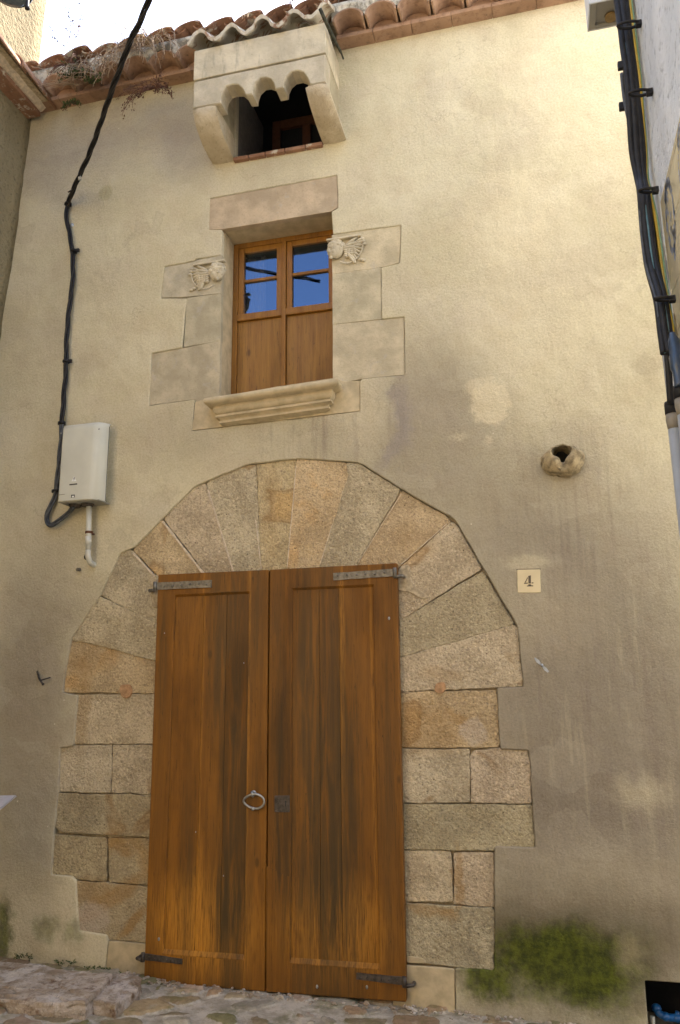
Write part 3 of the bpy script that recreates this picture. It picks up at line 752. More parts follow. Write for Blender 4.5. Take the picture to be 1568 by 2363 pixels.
strap('hinge', (488, 1347), (358, 1353), 0.048, dl, MT['iron_grey'], 1.0)
strap('hinge', (769, 1331), (911, 1321), 0.046, dr, MT['iron_grey'], 1.0)
strap('hinge', (420, 2219), (330, 2207), 0.036, dl, MT['iron'], 0.8)
strap('hinge', (822, 2252), (933, 2264), 0.040, dr, MT['iron'], 0.8)
def pull_ring():
    bm = BM(); c = at(585.9, 1849, DY - 0.025); rx = 23 * 0.00272; rz = 15.5 * 0.00272; pts = []
    for i in range(28):
        a = 2 * math.pi * i / 28; k = 1 + 0.06 * math.cos(2 * a)
        pts.append(c + Vector((rx * math.cos(a) * k, -0.006 * math.sin(a) - 0.004, rz * math.sin(a) * (1 + 0.15 * math.cos(a)))))
    tube(bm, pts, 0.0072, 8, closed=True)
    ball(bm, c + Vector((-0.004, -0.012, -rz)), 0.012, 0.009, 0.012, 8)
    t = c + Vector((-0.012, 0, rz * 0.98))
    tube(bm, [t + Vector((0, 0.03, 0.004)), t + Vector((0, -0.012, 0.012)), t + Vector((0.004, -0.014, -0.006)), t + Vector((0.004, 0.0, -0.014))], 0.008, 8)
    ball(bm, t + Vector((0, 0.022, 0.002)), 0.018, 0.006, 0.018, 10)
    obj('door_ring', bm, MT['steel'], dl)
    bm = BM(); q = plan([(633, 1836), (667.5, 1835.5), (668, 1874.5), (633, 1874)], DY)
    slab(bm, rough_loop(q, 0.1, 0, 0.004), DY - 0.003, DY + 0.002, 0.0015)
    for p in q:
        ball(bm, ((p[0] * 0.86 + 0.14 * X(650, 1855, DY)), DY - 0.004, p[1] * 0.86 + 0.14 * Z(650, 1855, DY)), 0.004, 0.002, 0.004, 8)
    pl_ = obj('lock_plate', bm, MT['iron'], dr)
    bm = BM(); x = X(659, 1850, DY); z = Z(659, 1850, DY)
    slab(bm, [(x + 0.0055 * math.cos(a * 0.628), z + 0.006 * math.sin(a * 0.628)) for a in range(10)], DY - 0.0042, DY - 0.002, 0.0003)
    slab(bm, rect(x - 0.0032, x + 0.0032, z - 0.026, z - 0.003), DY - 0.0044, DY - 0.002, 0.0003)
    obj('keyhole', bm, MT['slit'], dr)
    for lf, pts in ((dl, [(379, 1461), (562, 1530), (515, 1935 + 86), (451, 1920), (366, 2167)]), (dr, [(897, 1427), (846, 2278), (731, 2277)])):
        for q in pts:
            bm = BM(); c = at(*q, DY - 0.001); r = 0.009 if q[1] > 2100 or q[1] == 1427 else 0.004
            ball(bm, c, r * 0.8, 0.003, r * 1.2, 8)
            obj('nail_head', bm, MT['steel'], lf)
pull_ring()
def patch_board():
    bm = BM(); slab(bm, plan([(614.2, 1999), (667.4, 2023), (668, 2221), (668, 2292), (614.2, 2288)], DY), DY - 0.0025, DY + 0.002, 0.0015)
    obj('patch_board', bm, MT['door'], dr)
patch_board()

# ------------------------------------------------------------------ window and its stone surround
WX0, WX1, WZ1, WZ0 = X(513, 527.5), X(764.5, 600), Z(640, 507), 3.668
WY = 0.235
def window():
    bm = BM(); fill(bm, [offset(sl_, 0.03), rect(WX0 - 0.002, WX1 + 0.002, WZ0 - 0.12, WZ1 + 0.002)], 0.049)
    t = 0.02
    for a in ((WX0 - 0.002 - t, WX0 - 0.002, WZ0 - 0.12, WZ1 + t), (WX1 + 0.002, WX1 + 0.002 + t, WZ0 - 0.12, WZ1 + t), (WX0 - 0.002, WX1 + 0.002, WZ1 + 0.002, WZ1 + t), (WX0 - 0.002, WX1 + 0.002, WZ0 - 0.14, WZ0 - 0.02)):
        box(bm, a[0], a[1], 0.05, 0.40, a[2], a[3])
    s = obj('window_surround', bm, MT['sillstone'], house)
    LIM, PINKL = (0.51, 0.46, 0.35), (0.53, 0.43, 0.31)
    Q = [('lintel', 'ashlar', PINKL, [(485.2, 459.8), (776, 406.5), (777.6, 477.5), (762.5, 486.2), (513, 527.5), (483, 529)], 0.006),
         ('quoin_stone', 'ashlar', LIM, [(380.5, 617.3), (448.5, 604.6), (453, 600.8), (511, 590), (508, 675.8), (433, 683), (373, 685.6)], 0.006),
         ('quoin_stone', 'ashlar', (0.485, 0.44, 0.325), [(431.5, 687.5), (508, 678), (506, 785), (424, 798.8)], 0.008),
         ('quoin_stone', 'ashlar', (0.475, 0.425, 0.305), [(350, 817.5), (419.5, 804.4), (505.5, 787.2), (503, 916), (470, 921.5), (451.5, 927), (450, 919.6), (345, 933)], 0.009),
         ('quoin_stone', 'ashlar', (0.55, 0.48, 0.345), [(766.3, 543), (845.8, 532), (922.8, 522.3), (920, 605), (877.2, 616.2), (767.3, 630.6)], 0.006),
         ('quoin_stone', 'ashlar', (0.52, 0.46, 0.335), [(767.6, 633.4), (876.8, 618.8), (878, 735), (767.8, 746.8)], 0.006),
         ('quoin_stone', 'ashlar', (0.52, 0.455, 0.33), [(768, 749.4), (879, 738.6), (929.8, 733), (931.5, 863), (833.8, 873), (795.8, 880), (768.4, 873)], 0.008),
         ('apron_stone', 'sillstone', (0.5, 0.4, 0.25), [(451, 928.5), (470, 922.5), (504, 917), (640, 893), (768, 874), (796, 881.5), (828, 880), (828, 946.8), (444.5, 991.3)], 0.004)]
    for nm, mt, c, pts, y in Q:
        bm = BM(); slab(bm, rough_loop(offset(plan(pts, 0.004), 0.0045), 0.04, 0.0016, 0.004), y, 0.05, 0.0025)
        obj(nm, bm, MT[mt], s, tint(c, 0.04))
    # moulded sill: the profile returns at both ends
    sx0, sx1, zt = -2.160, -1.205, 3.660
    prof = [(0.0, 0.0), (0.108, -0.003), (0.123, -0.010), (0.130, -0.024), (0.130, -0.036), (0.122, -0.048), (0.106, -0.055), (0.088, -0.057), (0.076, -0.059), (0.072, -0.070), (0.078, -0.074), (0.078, -0.086), (0.072, -0.102), (0.058, -0.113), (0.050, -0.117),
            (0.064, -0.120), (0.064, -0.136), (0.050, -0.139), (0.036, -0.150), (0.034, -0.157), (0.044, -0.160), (0.044, -0.174), (0.030, -0.178), (0.0, -0.186)]
    bm = BM(); rows = []
    ex = 0.13
    for d, z in prof:
        e = d - ex
        rows.append([bm.verts.new(v) for v in ((sx0 - e, 0.02, zt + z), (sx0 - e, -d, zt + z), (sx1 + e, -d, zt + z), (sx1 + e, 0.02, zt + z))])
    for a, b in zip(rows, rows[1:]):
        for i in range(3): bm.faces.new((a[i], a[i + 1], b[i + 1], b[i]))
    bm.faces.new(rows[0])
    bmesh.ops.subdivide_edges(bm, edges=[e for e in bm.edges if abs(e.verts[0].co.x - e.verts[1].co.x) > 0.3], cuts=24)
    for v in bm.verts:
        v.co += Vector((0, 1, 0.7)) * 0.0035 * mnoise.noise(v.co * 9); v.co.z += 0.042 * (v.co.x + 2.154)
    obj('sill', bm, MT['sillstone'], s, smooth=True)
    box_ = BM(); box(box_, WX0 - 0.001, WX1 + 0.001, 0.0, 0.235, WZ0 - 0.06, WZ0 + 0.003)
    obj('sill_top', box_, MT['sillstone'], s)
    return s
surround = window()

def casements():
    y = WY
    x0, x1, z0, z1 = WX0 - 0.001, WX1 + 0.001, WZ0 + 0.004, WZ1 + 0.001
    bm = BM(); fw = 0.04
    for a in ((x0, x0 + fw, z0, z1), (x1 - fw, x1, z0, z1), (x0 + fw, x1 - fw, z1 - fw, z1)):
        box(bm, a[0], a[1], y - 0.01, y + 0.06, a[2], a[3], 0.004)
    win = obj('window', bm, MT['frame'], house)
    xm = X(656, 640, y); mw = 0.017
    zp = Z(560, 727.5, y); zg1 = Z(595, 573, y); zm = Z(595, 645, y)
    zb0, zb1 = zp - 0.052, zp
    bm = BM(); box(bm, xm - mw, xm + mw, y - 0.022, y + 0.05, z0 + 0.001, z1 - fw - 0.001, 0.006)
    obj('meeting_stile', bm, MT['frame'], win)
    for a, b in ((x0 + fw + 0.002, xm - mw - 0.001), (xm + mw + 0.001, x1 - fw - 0.002)):
        bm = BM(); st = 0.043; zt = z1 - fw - 0.002
        box(bm, a, a + st, y - 0.006, y + 0.045, zb0, zt, 0.005); box(bm, b - st, b, y - 0.006, y + 0.045, zb0, zt, 0.005)
        box(bm, a + st, b - st, y - 0.006, y + 0.045, zt - st, zt, 0.005)
        box(bm, a - 0.004, b + 0.004, y - 0.024, y + 0.045, zb0 - 0.002, zb1, 0.008)
        box(bm, a + st, b - st, y - 0.002, y + 0.03, zm - 0.011, zm + 0.011, 0.004)
        obj('casement', bm, MT['frame'], win)
        for q0, q1 in ((zb1, zm - 0.011), (zm + 0.011, zt - st)):
            bm = BM(); box(bm, a + st - 0.003, b - st + 0.003, y + 0.014, y + 0.020, q0 - 0.003, q1 + 0.003)
            obj('pane', bm, MT['glass'], win)
        bm = BM(); box(bm, a, b, y + 0.002, y + 0.04, z0 + 0.001, zb0 - 0.003, 0.003)
        obj('door_panel', bm, MT['panel'], win)
    # the room behind
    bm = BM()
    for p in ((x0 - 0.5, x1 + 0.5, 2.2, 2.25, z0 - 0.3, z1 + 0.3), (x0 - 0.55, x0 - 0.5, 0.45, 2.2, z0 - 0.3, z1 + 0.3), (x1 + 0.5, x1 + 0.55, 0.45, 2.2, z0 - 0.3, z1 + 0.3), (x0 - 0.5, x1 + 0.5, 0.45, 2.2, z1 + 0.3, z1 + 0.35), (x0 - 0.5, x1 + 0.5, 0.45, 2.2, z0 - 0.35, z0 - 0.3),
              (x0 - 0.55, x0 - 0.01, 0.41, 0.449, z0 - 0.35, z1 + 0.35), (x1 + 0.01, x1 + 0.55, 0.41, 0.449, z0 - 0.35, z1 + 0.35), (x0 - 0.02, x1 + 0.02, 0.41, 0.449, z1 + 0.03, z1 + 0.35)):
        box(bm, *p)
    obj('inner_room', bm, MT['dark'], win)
    bm = BM(); n = 30; A, B = [], []
    for i in range(n + 1):
        x = x0 + 0.06 + 0.15 * i / n; yy = y + 0.13 + 0.012 * math.sin(i * 1.3)
        A.append(bm.verts.new((x, yy, z0 + 0.3))); B.append(bm.verts.new((x, yy, z1 - 0.05)))
    for i in range(n): bm.faces.new((A[i], A[i + 1], B[i + 1], B[i])).smooth = True
    obj('curtain', bm, MT['curtain'], win)
casements()

def cherub(c, s, turn, wing):
    """winged child's head carved on the top block; wing = side the wing spreads to"""
    bm = BM(); rot = Matrix.Rotation(turn, 3, 'Z') @ Matrix.Rotation(R(6), 3, 'X')
    def P(x, y, z): return Vector(c) + rot @ Vector((x * s, y * s, z * s))
    def b(x, y, z, rx, ry=None, rz=None, seg=10): ball(bm, P(x, y, z), rx * s, (ry or rx) * s, (rz or rx) * s, seg, rot=rot)
    b(0, 0, 0, 0.50, 0.46, 0.60, 18)                       # skull
    b(0, -0.16, -0.22, 0.36, 0.34, 0.34, 14)               # jaw
    b(-0.20, -0.30, -0.14, 0.17); b(0.20, -0.30, -0.14, 0.17)   # cheeks
    b(0, -0.40, -0.47, 0.12)                               # chin
    b(0, -0.38, 0.22, 0.30, 0.12, 0.12)                    # brow
    b(0, -0.50, -0.02, 0.065, 0.09, 0.17); b(0, -0.54, -0.10, 0.095, 0.09, 0.06)  # nose
    for e in (-1, 1):
        b(e * 0.17, -0.41, 0.08, 0.085, 0.05, 0.05)        # eyes
        b(e * 0.17, -0.43, 0.14, 0.12, 0.06, 0.03)         # lids
        b(e * 0.48, -0.02, -0.02, 0.07, 0.10, 0.15)        # ears
    b(0, -0.47, -0.25, 0.12, 0.05, 0.03); b(0, -0.46, -0.32, 0.10, 0.05, 0.035)   # lips
    rnd = random.Random(3)
    for i in range(46):                                    # curls
        a = rnd.uniform(0, 2 * math.pi); e = rnd.uniform(0.15, 1.4)
        x, y, z = 0.5 * math.cos(e) * math.cos(a), 0.46 * math.cos(e) * math.sin(a), 0.58 * math.sin(e)
        if y < -0.25 and z < 0.36: continue
        b(x * 1.04, y * 1.04, z * 1.04, rnd.uniform(0.09, 0.14), seg=8)
    B0 = Vector(c)
    def f(x, z, l, wd, ang, y=0.0):                        # a feather lying on the stone
        m = Matrix.Rotation(-ang, 3, 'Y')
        ball(bm, B0 + Vector((wing * x * s, 0.02 + y, z * s)), l * s, 0.028, wd * s, 10, rot=Matrix.Scale(wing, 3, Vector((1, 0, 0))) @ m)
    for i in range(7):
        a = 0.55 - i * 0.27; f(0.86 + 0.10 * math.cos(i), 0.40 - i * 0.19, 0.46 - i * 0.02, 0.10, a, -0.022)
    for i in range(8):
        a = 0.45 - i * 0.24; f(1.42 - 0.05 * i, 0.42 - i * 0.16, 0.36, 0.09, a, -0.012)
    for i in range(14):
        f(0.62 + 0.17 * (i % 4), -0.16 - 0.13 * (i // 4), 0.14, 0.09, -0.4 + 0.2 * (i % 3), -0.026)
    pts = [(0.25, -0.80), (0.6, -0.98), (1.0, -0.92), (1.35, -0.68), (1.58, -0.3), (1.66, 0.05)]      # the ribbon that hems the wing
    tube(bm, spline([B0 + Vector((wing * x * s, -0.008, z * s)) for x, z in pts], 5), 0.04 * s, 8)
    for x, z in ((1.75, 0.12), (1.7, 0.30), (1.62, 0.46), (1.5, -0.86), (1.66, -0.93)): ball(bm, B0 + Vector((wing * x * s, 0.0, z * s)), 0.14 * s, 0.02, 0.09 * s, 8)
    # ledge over the head
    x0, x1 = sorted((B0.x - wing * 0.55 * s, B0.x + wing * 1.55 * s))
    box(bm, x0, x1, -0.055, 0.012, B0.z + 0.62 * s, B0.z + 0.74 * s, 0.006)
    for v in bm.verts: v.co.y = v.co.y * 0.52 + 0.006
    obj('carved_cherub', bm, MT['ashlar'], surround, (0.60, 0.54, 0.41), smooth=True)
cherub(at(498, 626, -0.02), 0.120, R(18), -1)
cherub(at(773, 574, -0.02), 0.118, R(-48), 1)

# ------------------------------------------------------------------ box machicolation over the door
def machicolation():
    D, ML, MR = 0.38, -2.190, -1.205
    zg = Z(600, 155, -D); zt = 6.245; zs = 5.762
    arc = [(509.4, 236), (509.4, 224), (512.4, 210.6), (521.2, 198.9), (534.5, 193.8), (547.7, 195), (558, 203.3), (565.4, 216.5), (566.9, 217.6), (581.6, 216.3), (582.2, 206.2), (587.5, 191.5), (599.3, 179.7), (612.5, 176.8), (624.3, 181.2), (631.7, 191.5),
           (634, 203.3), (634.2, 204.7), (652.9, 201.2), (654, 188.5), (659.7, 175.3), (671.5, 165), (686.2, 161.4), (699.4, 166.4), (708.3, 178.2), (715.6, 194.4), (722, 207)]
    low = plan(arc, -D)
    out = [(ML, zg - 0.004), (ML, zs)] + [(low[0][0], zs)] + low[1:-1] + [(low[-1][0], zs), (MR, zs), (MR, zg - 0.004)]
    zgm = zg
    bm = BM()
    if area2(out) < 0: out = out[::-1]
    o = []
    for i in range(len(out)):
        a, b = Vector(out[i]), Vector(out[(i + 1) % len(out)]); k = max(1, int((b - a).length / 0.06))
        for j in range(k):
            q = a + (b - a) * j / k; o.append((q.x + random.uniform(-1, 1) * 0.002, q.y + random.uniform(-1, 1) * 0.002))
    ins = offset(o, -0.006)
    f = fill(bm, [ins], -D)[0]; a = ringv(bm, o, -D + 0.007); b = ringv(bm, o, -D + 0.125); bridge(bm, f, a); bridge(bm, a, b)
    fill(bm, [o], -D + 0.1251)
    m = obj('machicolation', bm, MT['ashlar'], house, (0.56, 0.50, 0.38))
    # cheeks
    for x0, x1 in ((ML, ML + 0.168), (MR - 0.165, MR)):
        bm = BM(); box(bm, x0 + 0.002, x1 - 0.004, -D + 0.127, 0.01, zs - 0.01, zg + 0.012, 0.004)
        obj('cheek', bm, MT['ashlar'], m, (0.46, 0.41, 0.29))
        pr = [(0.01, zs - 0.002), (-D + 0.01, zs - 0.002), (-D + 0.001, zs - 0.008), (-D + 0.002, zs - 0.03), (-D + 0.012, zs - 0.055), (-D + 0.032, zs - 0.085), (-D + 0.06, zs - 0.108), (-D + 0.105, zs - 0.138), (-D + 0.19, zs - 0.174), (-D + 0.28, zs - 0.188), (0.01, zs - 0.195)]
        bm = BM(); nx = 6; rws = []
        for q in range(nx + 1):
            e = abs(q / nx * 2 - 1) ** 4
            rws.append([bm.verts.new((x0 - 0.004 + (x1 - x0 + 0.010) * q / nx, y + (0.012 * e if y < -0.05 else 0) + 0.006 * mnoise.noise(Vector((q * 0.7 + x0 * 9, y * 14, z * 14))), z + (0.010 * e if z < zs - 0.02 else 0))) for y, z in pr])
        for a, b in zip(rws, rws[1:]): bridge(bm, a, b)
        bm.faces.new(rws[0]); bm.faces.new(rws[-1])
        for f in bm.faces: f.smooth = len(f.verts) == 4
        for v in bm.verts:
            t = max(0, min(1, (zs - v.co.z) / 0.19))
            if x0 > -1.6: v.co.x += (0.046 * t if v.co.x > (x0 + x1) / 2 else (0.02 * (1 - t) + 0.046 * t))
        obj('corbel', bm, MT['corbelst'], m, (0.56, 0.48, 0.34), smooth=True)
    # plastered upper front with the groove under it
    bm = BM(); box(bm, ML - 0.003, MR + 0.002, -D - 0.002, -D + 0.12, zg + 0.008, zt, 0.006); box(bm, ML - 0.003, ML + 0.16, -D + 0.121, 0.01, zg + 0.014, zt - 0.001, 0.004); box(bm, MR - 0.16, MR + 0.001, -D + 0.121, 0.01, zg + 0.014, zt - 0.001, 0.004)
    box(bm, ML + 0.012, MR - 0.012, -D + 0.03, -D + 0.1, zg - 0.01, zg + 0.02)
    obj('upper_front', bm, MT['machi'], m)
    # floor line of thin bricks
    bm = BM(); x = -2.015
    while x < -1.34:
        l = random.uniform(0.12, 0.17); e = min(x + l, -1.325); box(bm, x, e - 0.005, -0.03 - random.uniform(0, 0.006), 0.3, 5.548, 5.576, 0.004); x = e
    obj('brick_ledge', bm, MT['tile'], m)
    # dark opening with a small wooden window far back
    bm = BM(); a, b, z0, z1, y1 = -2.012, -1.33, 5.577, 6.33, 0.60
    box(bm, a - 0.03, a, 0.05, y1, z0 - 0.03, z1 + 0.03); obj('niche_side', bm, MT['room'], m); bm = BM(); box(bm, b, b + 0.03, 0.05, y1, z0 - 0.03, z1 + 0.03)
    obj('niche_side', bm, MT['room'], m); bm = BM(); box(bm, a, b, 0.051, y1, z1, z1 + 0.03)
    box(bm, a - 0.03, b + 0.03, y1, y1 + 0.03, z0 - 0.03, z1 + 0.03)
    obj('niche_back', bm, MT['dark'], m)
    bm = BM()
    for q in ((a + 0.10, a + 0.17, z0, z1 - 0.02), (b - 0.1, b - 0.03, z0, z1 - 0.02), (a + 0.17, b - 0.1, z0, z0 + 0.06), (a + 0.17, b - 0.1, z1 - 0.1, z1 - 0.02), (a + 0.36, a + 0.43, z0 + 0.06, z1 - 0.1)):
        box(bm, q[0], q[1], y1 - 0.06, y1 - 0.002, q[2], q[3], 0.006)
    obj('small_window', bm, MT['darkwood'], m)
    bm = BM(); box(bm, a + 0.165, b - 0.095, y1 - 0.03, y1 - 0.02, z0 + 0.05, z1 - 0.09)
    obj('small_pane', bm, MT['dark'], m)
    # little tiled roof: rolls and channels run up to the main eave
    bm = BM(); per = 0.236; nx = 100; yr = [-D - 0.055, -D - 0.02, -D + 0.06, -D + 0.15, -D + 0.25]
    top, bot = [], []
    for y in yr:
        rt, rb = [], []
        for i in range(nx + 1):
            x = ML - 0.035 + (MR - ML + 0.07) * i / nx
            ph = math.cos(2 * math.pi * (x - ML - 0.06 + 0.03 * mnoise.noise(Vector((x * 3.1, 1, 8)))) / per)
            wv = (abs(ph) ** 0.7) * (1 if ph > 0 else -0.8) * (0.056 + 0.012 * mnoise.noise(Vector((round(x / per), 3, 1)))) 
            zz = zt + 0.060 + (y + D + 0.055) * 0.62 + wv + 0.006 * mnoise.noise(Vector((x * 13, y * 5, 2)))
            yy = y + ((0.034 * mnoise.noise(Vector((round((x - ML - 0.06) / per * 2) * 3.1, 0, 5))) + 0.010 * mnoise.noise(Vector((x * 30, 4, 4)))) if y < -D else 0)
            zz += 0.016 * mnoise.noise(Vector((round((x - ML - 0.06) / per * 2) * 1.7, 9, 5)))
            rt.append(bm.verts.new((x, yy, zz + 0.014 + 0.006 * mnoise.noise(Vector((x * 40, y * 9, 7)))))); rb.append(bm.verts.new((x, yy + 0.006, zz - 0.014)))
        top.append(rt); bot.append(rb)
    for S in (top, bot):
        for a_, b_ in zip(S, S[1:]):
            for i in range(nx): bm.faces.new((a_[i], a_[i + 1], b_[i + 1], b_[i])).smooth = True
    for i in range(nx): bm.faces.new((top[0][i], top[0][i + 1], bot[0][i + 1], bot[0][i]))
    for i in (0, nx):
        for k in range(len(yr) - 1): bm.faces.new((top[k][i], top[k + 1][i], bot[k + 1][i], bot[k][i]))
    obj('roof_tiles', bm, MT['tile_lichen'], m)
    return m
n_ = NB('stained_pale_stucco')
mc = n_.mix(n_.rng(n_.noise(6, 5), 0.35, 0.7), (0.50, 0.435, 0.31), (0.66, 0.58, 0.42))
mc = n_.mix(n_.math('MULTIPLY', n_.rng(n_.noise(9, 5, 0.7, vec=n_.mul(n_.pos, (1.6, 1.6, 0.4))), 0.50, 0.66), 0.45), mc, (0.24, 0.22, 0.17))
mc = n_.mix(n_.rng(n_.noise(34, 4, 0.7), 0.6, 0.7, 0, 0.5), mc, (0.30, 0.26, 0.19))
MT['machi'] = n_.out(mc, 0.92, n_.bump(n_.noise(40, 4, 0.7), 0.5, 0.008, n_.bump(n_.noise(7, 4), 0.5, 0.03)), 0.15)
MT['darkwood'] = simple('dark_brown_wood', (0.09, 0.035, 0.018), 0.6, var=0.2)
n_ = NB('worn_corbel_stone')
kc = n_.mix(n_.rng(n_.noise(7, 5), 0.35, 0.7), (0.46, 0.38, 0.26), (0.60, 0.52, 0.38))
kc = n_.mix(n_.rng(n_.noise(45, 4, 0.7), 0.55, 0.7, 0, 0.5), kc, (0.27, 0.225, 0.15))
kc = n_.mix(n_.rng(n_.noise(4, 5, 0.7), 0.58, 0.7, 0, 0.5), kc, (0.22, 0.19, 0.12))
MT['corbelst'] = n_.out(kc, 0.92, n_.bump(n_.noise(45, 4, 0.7), 0.7, 0.010, n_.bump(n_.noise(11, 4), 0.6, 0.03)), 0.15)
machicolation()

# ------------------------------------------------------------------ eave: brick course, hollow tiles, mortar, roof tiles
ZC = 6.352
def half_tile(bm, x, y0, y1, z0, z1, ra, rb, th=0.013, up=1, seg=12, mi=0, flat=1.0):
    L = []
    for y, z, r in ((y0, z0, ra), (y1, z1, rb)):
        o = [bm.verts.new((x + r * math.cos(math.pi * k / seg), y, z + up * flat * r * math.sin(math.pi * k / seg))) for k in range(seg + 1)]
        i = [bm.verts.new((x + (r - th) * math.cos(math.pi * k / seg), y, z + up * flat * (r - th) * math.sin(math.pi * k / seg))) for k in range(seg + 1)]
        L.append((o, i))
    (o0, i0), (o1, i1) = L
    for k in range(seg):
        for q in ((o0[k], o0[k + 1], o1[k + 1], o1[k]), (i0[k], i0[k + 1], i1[k + 1], i1[k])):
            f = bm.faces.new(q); f.smooth = True; f.material_index = mi
        bm.faces.new((o0[k], o0[k + 1], i0[k + 1], i0[k])).material_index = mi
        bm.faces.new((o1[k], o1[k + 1], i1[k + 1], i1[k])).material_index = mi
    for k in (0, seg): bm.faces.new((o0[k], o1[k], i1[k], i0[k])).material_index = mi
def eave_rows(a, b, e):
    per = 0.236
    bm = BM(); bk = BM(); bl = BM()
    n = max(1, round((b - a) / per)); p = (b - a) / n
    for i in range(n):
        x = a + p * (i + 0.5); j = random.uniform(-0.008, 0.008)
        half_tile(bm, x, -0.225 + j, 0.05, ZC + 0.038 + random.uniform(0, 0.006), ZC + 0.036, 0.115, 0.103, flat=0.80)
    box(bk, a, b, -0.07, 0.05, ZC + 0.0345, ZC + 0.16)
    nx = int((b - a) / 0.02); rows = []
    for i in range(nx + 1):
        x = a + (b - a) * i / nx; t = ((x - a) / p) % 1.0
        arch = ZC + 0.042 + 0.094 * math.sqrt(max(0, 1 - min(1, abs(t - 0.5) * 2 * 1.02) ** 2))
        jit = 0.012 * mnoise.noise(Vector((x * 17, 2, 0)))
        lo = arch - 0.004 + max(0, jit) * 0.4; hi = ZC + 0.176 + jit
        rows.append([bl.verts.new((x, -0.222 + jit, lo)), bl.verts.new((x, -0.236 + jit * 1.6, (lo + hi) / 2)), bl.verts.new((x, -0.245 + jit, hi)), bl.verts.new((x, 0.05, hi + 0.02))])
    for q, r in zip(rows, rows[1:]):
        for k in range(3): bl.faces.new((q[k], q[k + 1], r[k + 1], r[k])).smooth = True
    obj('cornice_tiles', bm, MT['tile_clean'], e); obj('cornice_back', bk, MT['tile_clean'], e); obj('lime_bedding', bl, MT['lime_lichen'], e)
def eave():
    spans = ((-3.80, -2.198), (-1.196, 2.6))
    for a, b in spans:
        bm = BM(); x = a
        while x < b - 0.01:
            l = 0.29 + random.uniform(-0.015, 0.015); e = min(x + l, b)
            box(bm, x + 0.001, e - 0.002, -0.105 - random.uniform(0, 0.004), 0.1, ZC + random.uniform(0, 0.002), ZC + 0.034, 0.004); x = e
        e = obj('eave', bm, MT['tile_clean'], house)
        eave_rows(a, b, e)
    per = 0.236; bt = BM()
    a, b = -3.84, 3.0; n = round((b - a) / per)
    sl = math.tan(R(17))
    for c in range(8):
        y0 = -0.275 + 0.36 * c
        for i in range(n):
            x = a + per * (i + 0.5)
            if y0 < 0 and -2.24 < x < -1.15: yy = y0 + 0.03
            else: yy = y0 + random.uniform(-0.018, 0.018)
            z0 = ZC + 0.20 + (y0 + 0.275) * sl
            rr = 0.088 + random.uniform(-0.004, 0.004); tl = random.uniform(-0.006, 0.010)
            ht = BM(); half_tile(ht, 0, yy, yy + 0.43, z0 + 0.022 + tl, z0 + 0.43 * sl - 0.004, rr * 1.28, rr * 1.05, flat=0.40, th=0.018)
            sk = 0.16 + random.uniform(-0.07, 0.07)
            for v in ht.verts: v.co.z += v.co.x * sk; v.co.x += x + 0.0
            merge(bt, ht)
            half_tile(bt, x + per / 2, yy + 0.03, yy + 0.46, z0 + 0.056, z0 + 0.43 * sl + 0.036, 0.088, 0.078, up=-1, flat=0.5)
    obj('roof_tiles', bt, MT['tile'], e)
    bm = BM(); v = [bm.verts.new(q) for q in ((-3.9, -0.2, ZC + 0.175), (3.2, -0.2, ZC + 0.175), (3.2, 5.1, ZC + 0.175 + 5.3 * sl), (-3.9, 5.1, ZC + 0.175 + 5.3 * sl))]; bm.faces.new(v)
    obj('roof_deck', bm, MT['mortar'], e)
n_ = NB('lichened_lime')
lc = n_.mix(n_.rng(n_.noise(10, 6, 0.7), 0.42, 0.60), (0.62, 0.58, 0.49), (0.22, 0.20, 0.16))
MT['lime_lichen'] = n_.out(lc, 0.95, n_.bump(n_.noise(30, 5, 0.7), 0.8, 0.012), 0.1)
eave()
